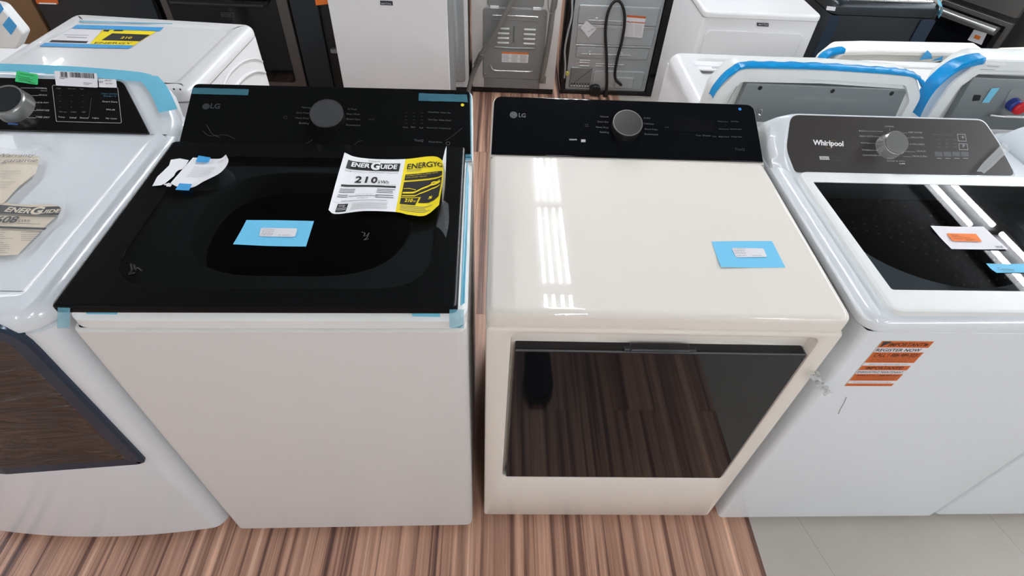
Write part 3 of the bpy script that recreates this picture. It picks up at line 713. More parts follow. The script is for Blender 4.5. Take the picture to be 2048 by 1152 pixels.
# door: dark bowed pane wrapped in stretch film
pdoor=Plane(fs.w(-.343,-.029,0),fs.ex,(0,0,1))
c0=pdoor.at(290,941); c1=pdoor.at(92,722); c2=pdoor.at(0,658)
DB=c0[1]; DT=c2[1]; hx=c0[0]
do=rpoly([(-hx,DB+.004),(0,DB-.004),(hx,DB+.004),(hx-.004,DT),(-hx+.004,DT)],[.02,.0,.02,.075,.075],8)
ybow=lambda a: .028*((a/.343)**2)
def dw(a,b,h): return pdoor.w(a,b,h-ybow(a))
m=M(); m.loft([[dw(a,b,-.004) for a,b in do],[dw(a,b,.005) for a,b in do],[dw(a,b,.009) for a,b in inset(do,.006)],[dw(a,b,.007) for a,b in inset(do,.03)]],'graphite_blue',False,False)
i3=inset(do,.03); cb=(DB+DT)/2
m.loft([[dw(a,b,.007) for a,b in i3]]+[[dw(a*k,cb+(b-cb)*k,.0045) for a,b in i3] for k in (.96,.85,.7,.55,.4,.25,.12,.02)],'door_film',False,True)
dd=m.build('door',r,label='dark glass door under crinkled film')
# console
psc=Plane(fs.w(-.050,.565,.978),fs.ex,Vector((0,.150,.075)))
R_=lambda pxs,h=0: psc.many(pxs,h)
(brx,bry),(trx,try_)=psc.at(300,268,0),psc.at(246,163,0)
cxm=-.343+.050; top=try_
Lm=lambda x: 2*cxm-x
# housing: big rounded moulding behind the panel
e0=psc.at(374,226,-.02); e1=psc.at(330,163,-.01)
hp=rpoly([(Lm(.040),-.03),(.040,-.03),(.048,.035),(trx+.075,top+.035),(Lm(trx+.075),top+.035),(Lm(.048),.035)],[.01,.01,.06,.05,.05,.06],7)
m=M(); rings=[[psc.w(a,b,-.075) for a,b in hp],[psc.w(a,b,-.035) for a,b in hp]]
for j in range(1,7):
    t=math.pi/2*j/6; rings.append([psc.w(a,b,-.035+.032*math.sin(t)) for a,b in inset(hp,.030*(1-math.cos(t)))])
rings.append([psc.w(a,b,-.003) for a,b in inset(hp,.033)])
m.loft(rings,'enamel_cool'); m.build('console_housing',r)
fp=rpoly([(Lm(brx),bry),(brx,bry),(trx,top),(Lm(trx),top)],[.004,.004,.028,.028],6)
m=M(); slab(m,psc,fp,-.003,.0025,'console_black',.001); sp=m.build('control_panel',r)
SH=.0025
m=M()
# frame around the display
fp2=R_([(104,170),(236,175),(244,247),(112.5,243.5)],SH); fr2=rpoly(fp2,.004,3)
if True:
    ri=inset(fr2,.0012); m.loft([[psc.w(a,b,SH+.0005) for a,b in fr2],[psc.w(a,b,SH+.0005) for a,b in ri]],'ink_light',False,False)
for s,u0,v0,u1,v1,c in (('NORMAL',72,179,96,180,'ink_light'),('Heavy',83,184,96,184.5,'ink_light'),('QUICK',79,193,96,194,'ink_light'),('QUICK DRY',69,208,99,209,'ink_light'),('SANITIZE',74,223,100,224,'ink_light'),('TIME DRY',73,237,101,238,'ink_light'),
    ('Temp',117,237,131,238,'ink_light'),('Level',141,238,154,238.5,'ink_light'),('Sound',161,238.5,178,239,'ink_light'),('Light',186,239,199,240,'ink_light'),('My Cycle',213,240,235,241,'ink_light'),('Smart Care',206,206,236,207,'ink_light'),('Wi-Fi',213,222,231,223,'ink_light'),('Steam Sanitize',204,190,236,191,'ink_teal'),('Start',208,195,234,195.5,'ink_teal'),
    ('High',114,180,123,180.5,'ink_dim'),('More Dry',137,180.5,153,181,'ink_dim'),('High',160,181,169,181.5,'ink_dim'),('Extra Low',120,226,135,227,'ink_dim'),('Less',143,226.5,154,227,'ink_dim'),('Off',165,227,172,227.5,'ink_dim')):
    tpx(m,psc,s,u0,v0,u1,v1,c,.01,h=SH+.0006,hgt=.0045 if s!='Heavy' else .003)
for (u0,v0,u1,v1) in ((42,176,70,176.6),(55,191,77,191.5),(58,206,66,206.3),(57,221,72,221.6),(48,235.5,72,236)): line(m,psc,psc.at(u0,v0,SH),psc.at(u1,v1,SH),.0011,'ink_light',SH+.0005)
line(m,psc,psc.at(183,196,SH),psc.at(178,236,SH),.0012,'ink_faint',SH+.0005)
for uu in (118,141,164):
    for vv in (191,203,214): line(m,psc,psc.at(uu,vv,SH),psc.at(uu+4,vv+.3,SH),.001,'ink_faint',SH+.0005)
tpx(m,psc,'SAMSUNG care',16,249,36,249.5,'ink_blue',h=SH+.0005,hgt=.004) if False else decal(m,psc,R_([(16,246),(36,247),(36,250),(16,249.5)],SH),'ink_blue',SH+.0005)
ink(m,sp)
# knob
kc=psc.at(22,204,.02)
m=M(); cyl(m,psc,kc[0]-.002,kc[1]-.002,.044,.040,0,.032,'knob_metal',.003,56); kd=m.build('dial',r)
m=M(); cyl(m,psc,kc[0]-.002,kc[1]-.002,.036,.036,.030,.0335,'graphite',.001,56); annulus(m,psc,kc[0]-.002,kc[1]-.002,.0395,.0355,'chrome',.0337); m.build('dial_cap',kd,recalc=False)
# tape along the top of the console, wrapping at the corner
def pstrip(pl,top_,bot,mt,h=.001,wav=.0015,name='protective_tape',label=None,par=None):
    tp=[pl.w(*pl.at(u,v,h),h) for u,v in top_]; bt=[pl.w(*pl.at(u,v,h),h) for u,v in bot]; A=catmull(tp,4);Bb=catmull(bt,4)
    m=M(); rows=[]
    for t in (0,.33,.66,1): rows.append([a*(1-t)+b*t+pl.n*(wav*(math.sin(i*1.7+t*5)*.5+.5)*(1 if 0<t<1 else .2)) for i,(a,b) in enumerate(zip(A,Bb))])
    n=len(A); m.add([p for rr in rows for p in rr],[(j*n+i,j*n+i+1,(j+1)*n+i+1,(j+1)*n+i) for j in range(3) for i in range(n-1)],mt)
    return m.build(name,par,recalc=False,label=label)
pstrip(psc,[(-300,118),(0,127),(150,133),(270,143),(305,150)],[(-300,134),(0,143),(150,151),(240,160),(282,163)],'film_blue',.004,.001,label='light blue tape along the console top',par=r)
pstrip(psc,[(270,152),(290,172),(305,195),(318,226)],[(316,152),(332,170),(344,192),(355,218)],'film_blue',.004,.002,label='wide light blue tape folded over the right console corner',par=r)
def sticker(pl,pxs,mt,name,label,par,marks=(),h=.0008,r_=.003,smooth=True):
    m=M(); P=rpoly(pl.many(pxs,h),r_,3); decal(m,pl,P,mt,h)
    for k in marks:
        if k[0]=='l': line(m,pl,pl.at(k[1],k[2],h),pl.at(k[3],k[4],h),k[5],k[6],h+.0004)
        elif k[0]=='q': decal(m,pl,pl.many(k[1],h),k[2],h+.0004)
        elif k[0]=='t': tpx(m,pl,*k[1:7],h=h+.0005,**(k[7] if len(k)>7 else {}))
    return m.build(name,par,recalc=False,smooth=False,label=label)
G=[('l',40,147,68,152,.0012,'ink_black'),('l',35,152,60,157,.0012,'ink_black'),('l',37,157,66,160,.0012,'ink_black'),('l',38,160,62,163,.0012,'ink_black'),('l',57,164,70,167,.0012,'ink_black')]
sticker(psc,[(33,141),(76,149),(76,170),(30,163)],'sticker_green','green_sticker','bright green sticker with handwriting-like lines',r,G,h=.0055)
bars=[]
xx=120
random.seed(3)
while xx<188:
    w_=random.choice((.7,1.2,1.8)); 
    if not (133.5<xx<137.5): bars.append(('q',[(xx,143.5+(xx-120)*.055),(xx+w_,143.5+(xx-120)*.055),(xx+w_+1,153.6+(xx-120)*.055),(xx+1,153.6+(xx-120)*.055)],'ink_black'))
    xx+=w_+random.choice((.6,1.,1.4))
bars += [('l',119,154.5,136,155.5,.001,'ink_black'),('l',120,157,130,158,.001,'ink_black'),('l',167,165.5,184,167,.001,'ink_black'),('l',167,168.5,179,169.5,.001,'ink_black')]
sticker(psc,[(108,141.5),(194,147),(196,175.5),(112,171)],'sticker_white','barcode_label','white label with a barcode on top console edge',r,bars,h=.0055)
sticker(psc,[(197,157.5),(232,158.5),(234,175.5),(198,174.5)],'sticker_white','small_label','small white label beside barcode label',r,[('t','8X NT',213,165.5,226,166,'ink_black'),('t','4CTRI',214,171.5,227,172,'ink_black'),('t','83',201,169,208,169.5,'ink_black')],h=.0055)
feet(fs,Wd,.69,r,-Wd)
# papers on its top
ZS=.9785
m=poly_sheet([(-330,300),(0,309),(81,314),(76,335),(72,348),(40,375),(11,406),(-20,420),(-330,440)],ZS+.004,'paper_cream',.0022,5,4)
pl=flat(ZS+.0085)
for i,(s,u0,v0,u1,v1) in enumerate((('Extended Warranty',-90,318,66,316),('Prolonger garantie',-90,328,70,327))): tpx(m,pl,s,u0,v0,u1,v1,'ink_grey')
for v in (342,348,354,364,370,375): line(m,pl,pl.at(-120,v+1),pl.at(random.uniform(15,50)-(v-342)*.6,v),.0016,'ink_light')
o=m.build('warranty_sheet',recalc=False); tag(o,'cream warranty sheet on top of the left dryer, cut by picture edge','paper')
m=poly_sheet([(-330,400),(2,406),(40,410),(104,410),(123,415),(122,427),(95,450),(37,511),(0,512),(-330,505)],ZS+.003,'paper_cream',.0018,6,4)
pl=flat(ZS+.0076)
decal(m,pl,pl.many([(-90,404),(1,410),(60,414.5),(118,413),(123,418),(117,431),(0,427),(-100,422)]),'ink_black')
tpx(m,pl,'ENER',8,424,58,428,'paper_cream',.03,h=.001); tpx(m,pl,'G',56,430,80,430,'paper_cream',.04,h=.0012); tpx(m,pl,'UIDE',79,428,118,426,'paper_cream',.03,h=.001)
line(m,pl,pl.at(-100,427.5),pl.at(116,434),.0012,'ink_black')
tpx(m,pl,'608',-14,446,30,446,'ink_black',.02); tpx(m,pl,'kWh',35,444,58,445,'ink_black'); line(m,pl,pl.at(35,447.5),pl.at(82,448.5),.0012,'ink_grey')
line(m,pl,pl.at(-100,451),pl.at(92,458),.006,'ink_black')
for v in (465,469,473,477,481,485,489,493,497,501,505):
    line(m,pl,pl.at(-60,v),pl.at(20+random.uniform(-20,8),v+.5),.0011,'ink_grey')
    if v<482: line(m,pl,pl.at(42,v),pl.at(84-(v-465)*1.1,v),.0011,'ink_grey')
o=m.build('energy_label',recalc=False); tag(o,'cream energy label reading 608 in a clear bag on the left dryer','paper label')
m=poly_sheet([(-330,296),(30,300),(95,292),(108,302),(97,345),(135,395),(130,432),(60,500),(40,515),(-330,518)],ZS+.009,'film_clear',.004,9,4)
o=m.build('plastic_sleeve',recalc=False); tag(o,'clear plastic sleeve over the two cream papers on left dryer','plastic sleeve')

# ================================================================== washer with glass lid (right of centre) and its neighbour
ho=Vector((.7195,-.002,0)); hrot=.012; fh=frame(ho,hrot); HW=.683
def glass_washer():
    r=root('washing_machine',ho,hrot,label='white top-load washer with clear grey glass lid and brown console with silver knob',cat='washing machine')
    m=M(); slab(m,Plane(fh.w(0,0,.03),fh.ex,fh.ey),rrect(0,HW,0,.70,.014),0,.893,'enamel_cool',.002,cap=False); m.build('cabinet',r)
    pts=rrect(-.010,HW+.001,-.004,.712,.045,7); hole=rrect(.042,HW-.05,.035,.452,.02,7)
    m=M(); cover(m,fh,pts,.9255,.9585,.024,'enamel_cool',hole,.905,8); m.build('top_cover',r)
    # lid: white frame with glass
    pl=Plane(fh.w(0,0,.9475),fh.ex,fh.ey)
    lo=rrect(.034,HW-.042,.012,.468,.026,7); li=[(.066,.064),(HW-.075,.064),(HW-.075,.418),(.048,.418)]
    li=rpoly([(.0615,.068),(HW-.078,.068),(HW-.078,.424),(.0535,.424)],[.006,.006,.03,.004],7)
    m=M(); rings=[[pl.w(a,b,0) for a,b in inset(lo,.003)],[pl.w(a,b,.004) for a,b in lo],[pl.w(a,b,.017) for a,b in lo],[pl.w(a,b,.0205) for a,b in inset(lo,.0015)],[pl.w(a,b,.022) for a,b in inset(lo,.005)],[pl.w(a,b,.022) for a,b in inset(lo,.009)],
        [pl.w(a,b,.022) for a,b in inset(li,-.003)],[pl.w(a,b,.022) for a,b in li],[pl.w(a,b,.0205) for a,b in inset(li,.0006)],[pl.w(a,b,.002) for a,b in inset(li,.001)]]
    m.loft(rings,'plastic_white',False,False); lid=m.build('lid',r)
    m=M(); m.loft([[pl.w(a,b,.0207) for a,b in li]],'glass_grey',False,True); m.build('lid_window',lid,smooth=False,recalc=False)
    # deck and drum seen through the glass
    cx,cy,rad=.362,.395,.232
    dk=[];circ=[]
    for i in range(96):
        t=2*math.pi*i/96; c_,s_=math.cos(t),math.sin(t); k=min(((HW-.045-cx) if c_>0 else (cx-.035))/max(abs(c_),1e-6), ((.69-cy) if s_>0 else (cy-.02))/max(abs(s_),1e-6))
        dk.append((cx+k*c_,cy+k*s_)); circ.append((cx+rad*c_*1.04,cy+rad*s_))
    pd_=Plane(fh.w(0,0,.0),fh.ex,fh.ey)
    m=M(); m.loft([[pd_.w(a,b,.906) for a,b in dk],[pd_.w(a,b,.892) for a,b in [(cx+(x-cx)*1.08,cy+(y-cy)*1.08) for x,y in circ]],[pd_.w(a,b,.880) for a,b in circ],[pd_.w(a,b,.86) for a,b in circ]],'tub_deck',False,False); m.build('tub_ring',r)
    nn=64
    def rc(q,z): return [pd_.w(cx+q*1.04*math.cos(2*math.pi*i/nn),cy+q*math.sin(2*math.pi*i/nn),z) for i in range(nn)]
    m=M(); m.loft([rc(.240,.878),rc(.240,.862),rc(.226,.855),rc(.236,.82)],'black_plastic',False,False)
    m.loft([rc(.238,.82),rc(.245,.78),rc(.245,.42),rc(.1,.38),rc(.05,.38)],'drum_steel',False,True)
    for k in range(7):
        for j in range(46):
            t=2*math.pi*(j+.5*(k%2))/46; q=.2435; z=.79-.022*k; t2=.004/q
            m.add([pd_.w(cx+q*1.04*math.cos(t-t2),cy+q*math.sin(t-t2),z-.003),pd_.w(cx+q*1.04*math.cos(t+t2),cy+q*math.sin(t+t2),z-.003),pd_.w(cx+q*1.04*math.cos(t+t2),cy+q*math.sin(t+t2),z+.003),pd_.w(cx+q*1.04*math.cos(t-t2),cy+q*math.sin(t-t2),z+.003)],[(0,1,2,3)],'ink_light')
    m.build('drum',r,recalc=False)
    m=M(); box(m,.115,.225,.385,.44,.885,.915,'black_plastic',.01,fh); m.build('reflection_block',r)  # added black block standing in for a dark reflection in the lid glass
    m=M(); m.loft([rc(.07,.40),rc(.055,.44),rc(.03,.62),rc(.028,.66)],'black_plastic'); m.build('agitator',r)
    # console
    pc_=Plane(fh.w(0,.478,.962),fh.ex,Vector((-math.sin(hrot)*.115,math.cos(hrot)*.115,.083)))
    P=pc_.many([(1590,345),(2030,352),(1996,286),(1966,241),(1581,230),(1572,300)],.0)
    pf_=rpoly(P,[.012,.012,.05,.03,.026,.08],7)
    xc=sum(a for a,b in pf_)/len(pf_)
    def spread(k,e,yy=0): return [(xc+(a-xc)*k, b+yy*e) for a,b in pf_]
    o1=inset(pf_,-.006)
    m=M()
    R_=[[pc_.w(a,b,-.004) for a,b in o1]]
    for (k,dn,gy) in ((1.03,-.010,.002),(1.10,-.028,.004),(1.165,-.055,.004),(1.185,-.085,.004),(1.185,-.12,.004)):
        R_.append([pc_.w(min(max(xc+(a-xc)*k,-.008),HW+.004), b+(gy if b>.05 else 0), dn) for a,b in o1])
    m.loft([[pc_.w(a,b,.0008) for a,b in inset(pf_,-.002)],[pc_.w(a,b,0) for a,b in inset(pf_,-.004)]]+R_,'enamel_cool',True,True); m.build('console_housing',r)
    m=M(); slab(m,pc_,pf_,-.003,.0022,'console_brown',.001); cp_=m.build('control_panel',r)
    h=.0022; m=M(); T=lambda s,u0,v0,u1,v1,c='ink_light',b_=0,hg=None: tpx(m,pc_,s,u0,v0,u1,v1,c,b_,hg,h=h+.0006)
    T('Whirlpool',1625,294,1686,297,'ink_white',.035)
    a,b=pc_.at(1662,289,h)
    el=lambda r1: [pc_.w(a+r1*.86*math.cos(t)*1-.25*r1*math.sin(t), b+r1*.5*math.sin(t)+.55*r1*math.cos(t), h+.0008) for t in [2*math.pi*i/40 for i in range(40)]]
    m.loft([el(.0155),el(.0143)],'ink_gold',False,False)
    q=pc_.many([(1638,312.5),(1657,312.8),(1659,320),(1639.5,319.6)],h); decal(m,pc_,q,'ink_light',h+.0006)
    T('2 in 1',1642,318.5,1654,318.8,'console_brown'); T('removable agitator',1659,315.5,1679,316.5,'ink_dim'); line(m,pc_,pc_.at(1658,320,h),pc_.at(1680,320.6,h),.0006,'ink_dim',h+.0005)
    for s,u0,u1,v,side in (('BULKY',1717,1731,264,0),('HEAVY DUTY',1718,1745,274.5,0),('WHITES',1720,1737,288,0),('TOWELS',1722,1740,302,0),('CLEAN WASHER',1724,1751,312.5,0),
                           ('DEEP WATER',1815,1843,267,1),('DELICATES',1820,1845,277,1),('COLORS',1818,1847,290.5,1),('QUICK',1832,1850,304.5,1),('DRAIN & SPIN',1824,1852,314.5,1)):
        T(s,u0,v,u1,v+.7,'ink_light',0,.0038)
        x0,x1=((u1+1,1768-abs(v-290)*.1) if side==0 else (1806,u0-1)); 
        if abs(x1-x0)>6: line(m,pc_,pc_.at(x0,v-1.4,h),pc_.at(x1,v-.8,h),.0007,'ink_light',h+.0005)
    T('NORMAL',1769,255,1787,255.5,'ink_light',0,.0035); line(m,pc_,pc_.at(1779,257,h),pc_.at(1779.5,261,h),.0007,'ink_light',h+.0005)
    T('RINSE & SPIN',1773,324,1808,324.5,'ink_light',0,.0032); T('cold',1797,329,1808,329.3,'ink_white',.02,.0032)
    T('NORMAL CLEAN',1863,271,1903,272,'ink_dim',0,.0032)
    for uu in (1874,1890,1906):
        for vv in (279,287,294): line(m,pc_,pc_.at(uu,vv,h),pc_.at(uu+7,vv+.3,h),.0012,'ink_dim',h+.0005)
    for q in ([(1914,268),(1930,268.5),(1933,283),(1916,282.5)],[(1917,287),(1934,287.5),(1936,300),(1918,299.5)]):
        q=pc_.many(q,h); 
        if area(q)<0:q=q[::-1]
        qi=inset(q,.0011); m.loft([[pc_.w(a,b,h+.0005) for a,b in q],[pc_.w(a,b,h+.0005) for a,b in qi]],'ink_light',False,False)
    T('+',1921,278,1927,278.2,'ink_light'); T('P',1924,296,1928,296.2,'ink_light')
    for i in range(4):
        u=1869+17.5*i; decal(m,pc_,pc_.many([(u,303.5),(u+15,304),(u+16,313),(u+1,312.5)],h),'ink_dim',h+.0005); line(m,pc_,pc_.at(u+4,316.5,h),pc_.at(u+14,317,h),.0012,'ink_light',h+.0005)
    ink(m,cp_)
    a,b=pc_.at(1795.5,283.5,.034)
    m=M(); cyl(m,pc_,a,b,.033,.030,0,.030,'chrome',.002,56); kd_=m.build('dial',r)
    m=M(); cyl(m,pc_,a,b,.0285,.0285,.029,.0335,'knob_metal',.0015,56); m.build('dial_cap',kd_)
    feet(fh,HW,.69,r)
    return r,pc_
WH,pwc=glass_washer()
kids={p:[c for c in COL.objects if c.parent==p] for p in COL.objects}
nb_=copy_tree(WH,None,kids); nb_.location=fh.w(HW+.012,.004,0); nb_['label']='white washer cut off by right picture edge, only lower front and console corner visible'
nb_['group']='glass-lid washers in the front row'; WH['group']='glass-lid washers in the front row'
# register-now sticker on the front of the glass-lid washer
ps=Plane(fh.w(0,0,0),fh.ex,(0,0,1))
rows=[(682,694.6,1759.6,1861,1751.7,1853.8,'sticker_rust'),(694.6,704,1751.7,1853.8,1744.4,1844,'sticker_white'),(704,725,1744.4,1844,1728.6,1827,'sticker_rust'),(725,731,1728.6,1827,1722.5,1821.6,'sticker_white'),
      (731,740,1722.5,1821.6,1717,1815,'sticker_rust'),(740,747.5,1717,1815,1710,1807.6,'sticker_white'),(747.5,761,1710,1807.6,1702,1798,'sticker_rust'),(761,766.5,1702,1798,1698,1791.8,'sticker_white'),(766.5,771.5,1698,1791.8,1694.6,1788,'sticker_rust')]
x0=sum(ps.at(a[2],a[0])[0] for a in rows)/len(rows); x1=sum(ps.at(a[3],a[0])[0] for a in rows)/len(rows); 
zr=[ps.at(1780,a[0])[1] for a in rows]+[ps.at(1745,771.5)[1]]
m=M(); rect(m,ps,x0-.001,x1+.001,zr[-1]-.001,zr[0]+.001,'paper_cream',.0004)
for i,a in enumerate(rows): rect(m,ps,x0,x1,zr[i+1],zr[i],a[6],.0008)
def tr(i,s,c,fx0=.05,fx1=.95,f0=.2,f1=.8,bold=.0):
    z0=zr[i+1]+(zr[i]-zr[i+1])*f0; text(m,ps,s,(x0+(x1-x0)*fx0,z0),(x0+(x1-x0)*fx1,z0),c,bold,(zr[i]-zr[i+1])*(f1-f0),.0012)
tr(0,'IMPORTANT!',"ink_brown",.18,.88,.22,.8,.02); tr(1,'REGISTER NOW','ink_black',.02,.90,.18,.82,.01); tr(2,'CALL 1-888-989-3231','ink_brown',.06,.95,.58,.9,.02)
for f in (.44,.27,.1): tr(2,'for a free parts and service reminder call',"ink_brown",.06+.15*(.44-f),.92-.3*(.44-f),f,f+.1)
tr(3,'register your appliance today online','ink_grey',.1,.9,.3,.7); tr(4,'IMPORTANTE!','ink_brown',.12,.88,.2,.85,.02); tr(5,'ENREGISTREZ MAINTENANT','ink_black',.02,.96,.25,.8)
tr(6,'APPELEZ LE 1-888-989-3231','ink_brown',.06,.94,.68,.9,.01)
for f in (.45,.27,.1): tr(6,'pour obtenir un service et des pieces de rechange','ink_brown',.1,.9,f,f+.1)
tr(7,'enregistrez votre appareil en ligne','ink_grey',.1,.9,.3,.7)
decal(m,ps,[(x0+.004,zr[1]+.002),(x0+.018,zr[0]-.004),(x0+.018,zr[0]-.001),(x0+.003,zr[0]-.001)],'badge_navy',.0012)
q=disc(ps,x1-.010,(zr[0]+zr[1])/2,.0042,20); decal(m,ps,q,'ink_brown',.0012)
m.build('registration_sticker',WH,recalc=False,smooth=False,label='orange and white striped sticker reading REGISTER NOW')
# things lying on the glass lid
def flat_item(pxs,z,mt,name,label,cat,extra=(),group=None,curl=.003):
    P=[zpt(u,v,z+.0005) for u,v in pxs]; tl,tr_,br,bl=P
    sh_=Sheet([[tl+Vector((0,0,curl)),(tl+tr_)/2,tr_],[(tl+bl)/2,(tl+tr_+bl+br)/4,(tr_+br)/2],[bl,(bl+br)/2,br+Vector((0,0,curl*.5))]])
    m=M(); sh_.paper(m,mt,0,1,0,1,10,10); pl=flat(z+.0022)
    for k in extra:
        if k[0]=='q': decal(m,pl,pl.many(k[1]),k[2],.0004)
        elif k[0]=='t': tpx(m,pl,*k[1:7],h=.001,**(k[7] if len(k)>7 else {}))
        elif k[0]=='l': line(m,pl,pl.at(k[1],k[2]),pl.at(k[3],k[4]),k[5],k[6],.0008)
    o=m.build(name,recalc=False,angle=80); return tag(o,label,cat,group)
flat_item([(1859,453.5),(1967,453),(2016,499.5),(1903,498)],.9690,'sticker_white','price_card','white card with an orange sticker lying on the glass lid','card',
   [('q',[(1893,466.7),(1952,468),(1964,483.4),(1905,482)],'sticker_orange'),('l',1901,470.5,1917,471,.001,'ink_brown'),('l',1904,474,1922,474.4,.001,'ink_brown'),('l',1907,478,1925,478.4,.001,'ink_brown'),('l',1925,475.5,1940,475.8,.0008,'ink_brown'),('l',1929,478.6,1950,479,.0008,'ink_brown'),('l',1932,481,1944,481.3,.0008,'ink_brown'),('t','SALE',1992,495.5,2006,496,'ink_black',{'bold':.02})])
flat_item([(1970,529),(2062,527),(2085,545),(1993,545.5)],.9690,'card_blue','tape_note','light blue tape note with handwriting on the glass lid, at picture edge','note',[('t','Combo',1997,540.5,2029,542.5,'badge_navy',{})])
# crumpled clear tape between the dryer and the washer, strip of clear tape at the console
def crumple(pts,r,name,label,mt='plastic_clear',seed=2,n=5):
    rnd=random.Random(seed); m=M()
    for k in range(n):
        P=[Vector(p)+Vector((rnd.uniform(-r,r),rnd.uniform(-r*.4,0),rnd.uniform(-r,r))) for p in pts]; A=catmull(P,5); w=[Vector((rnd.uniform(-1,1),-.3,rnd.uniform(-1,1))).normalized()*r*.6 for _ in A]
        m.loft([[a-b,a+b] for a,b in zip(A,w)],mt,False,False,closed=False)
    o=m.build(name,recalc=False); return tag(o,label,'tape')
q=[front(-.012).w(*front(-.012).at(u,v)) for u,v in ((1624,742),(1634,758),(1646,772),(1652,787))]
crumple(q,.009,'clear_tape','crumpled clear tape stuck between the white dryer and glass-lid washer')
q=[pwc.w(*pwc.at(u,v,.012),.012) for u,v in ((2006,286),(1986,306),(1966,326),(1953,343))]; q2=[pwc.w(*pwc.at(u,v,.008),.008) for u,v in ((2020,300),(2000,318),(1985,333),(1968,347))]
m=M(); A,Bq=catmull(q,5),catmull(q2,5); m.loft([[a,(a+b)/2+pwc.n*.004,b] for a,b in zip(A,Bq)],'plastic_clear',False,False,closed=False); o=m.build('clear_tape',recalc=False); tag(o,'strip of clear tape hanging over the right corner of the brown console','tape')
pth=[ps.w(*ps.at(u,v,.0006),.0006) for u,v in ((1693,794),(1688,806),(1681,818),(1677,828))]
m=M(); tube(m,catmull(pth,4),.0005,'ink_grey',5); m.build('scratch',WH)

# ================================================================== white dryer seen from behind, second row left
bo=Vector((-.905,.905,0)); br_=-.058; fb=frame(bo,br_)
r=root('clothes_dryer',bo,br_,label='white dryer in second row seen from above, energy label taped on its top',cat='dryer')
BW,BD,BZ=.65,.525,.90
m=M(); slab(m,Plane(fb.w(0,0,.03),fb.ex,fb.ey),rrect(-BW,0,0,BD,.02),0,BZ-.072,'enamel_white',.002)
m.build('cabinet',r)
pr=Plane(fb.w(0,0,0),fb.ey,(0,0,1))
for pxs,w_ in (([(443,180),(452,158),(466,139),(484,124),(502,118),(516,119),(524,123)],.004),([(466,180),(480,162),(495,149),(512,143),(529,145)],.006)):
    pth=[pr.w(*pr.at(u,v),.001) for u,v in pxs]
    m=M(); tube(m,catmull(pth,6),w_,'enamel_white',8); m.build('pressed_arc',r)
pts=rrect(-BW-.003,.006,-.004,BD+.004,.046,7)
m=M(); R=.026; rings=[[fb.w(a,b,BZ-.038) for a,b in inset(pts,.004)],[fb.w(a,b,BZ-.034) for a,b in pts]]
for j in range(7):
    t=math.pi/2*j/6; rings.append([fb.w(a,b,BZ-R+R*math.sin(t)) for a,b in inset(pts,R*(1-math.cos(t)))])
rings+=[[fb.w(a,b,BZ) for a,b in inset(pts,.045)]]
ip=rrect(-BW+.055,-.055,.035,BD-.06,.05,7)
rings+=[[fb.w(a,b,BZ) for a,b in inset(ip,-.004)],[fb.w(a,b,BZ-.004) for a,b in inset(ip,.002)],[fb.w(a,b,BZ-.004) for a,b in inset(ip,.006)]]
m.loft(rings,'enamel_white'); tp_=m.build('top_cover',r)
m=M(); pbk=Plane(fb.w(0,-.004,0),fb.ex,(0,0,1))
for u,v in ((348,178),(361,178.5)): decal(m,pbk,disc(pbk,*pbk.at(u,v),.003,12),'black_deep',.001)
ink(m,tp_)
feet(fb,BW,BD,r,-BW)
ZB=BZ-.0035
m=M(); pl=flat(ZB)
P4=lambda *q: pl.many(q)
decal(m,pl,P4((88,86),(144,58),(206,60),(178,90)),'sticker_white',.0006)
decal(m,pl,P4((178,90),(206,59),(313,63),(266,92)),'paper_yellow',.0006)
decal(m,pl,P4((203,81),(225,67),(300,70),(280,83)),'ink_black',.001); decal(m,pl,P4((230,60),(250,60),(244,63),(226,63)),'ink_black',.001)
tpx(m,pl,'210',240,78,262,78.4,'paper_yellow',.02,h=.0014); tpx(m,pl,'ENERGY',188,88,262,89,'ink_black',.0,hgt=.014,h=.0012)
decal(m,pl,P4((98,85),(104,80.5),(177,83),(173,87)),'ink_black',.001); line(m,pl,pl.at(128,70),pl.at(178,71.5),.003,'ink_grey',.001); line(m,pl,pl.at(134,74.5),pl.at(174,76),.004,'ink_grey',.001); decal(m,pl,P4((208,60),(221,60.5),(216,64),(206,63)),'badge_navy',.001)
el_=m.build('energy_label',recalc=False,smooth=False); tag(el_,'white and yellow energy label taped flat on the second-row dryer','paper label')
for q,lb in (((( 144,57.5),(154,50.3),(328,55.5),(319,63)),'blue tape strip along far side of label'),(((62,93),(76,86),(267,91.5),(258.5,98)),'blue tape strip along near side of label')):
    m=M(); decal(m,pl,P4(*q),'tape_blue',.0016); m.build('tape_strip',el_,recalc=False,smooth=False,label=lb)
pl=flat(BZ); m=M(); decal(m,pl,pl.many([(158,43.5),(160,41.5),(345,47),(345,48.5)]),'film_blue',.0006); m.build('tape_strip',r,recalc=False,smooth=False,label='thin light blue tape line near far edge of the top')

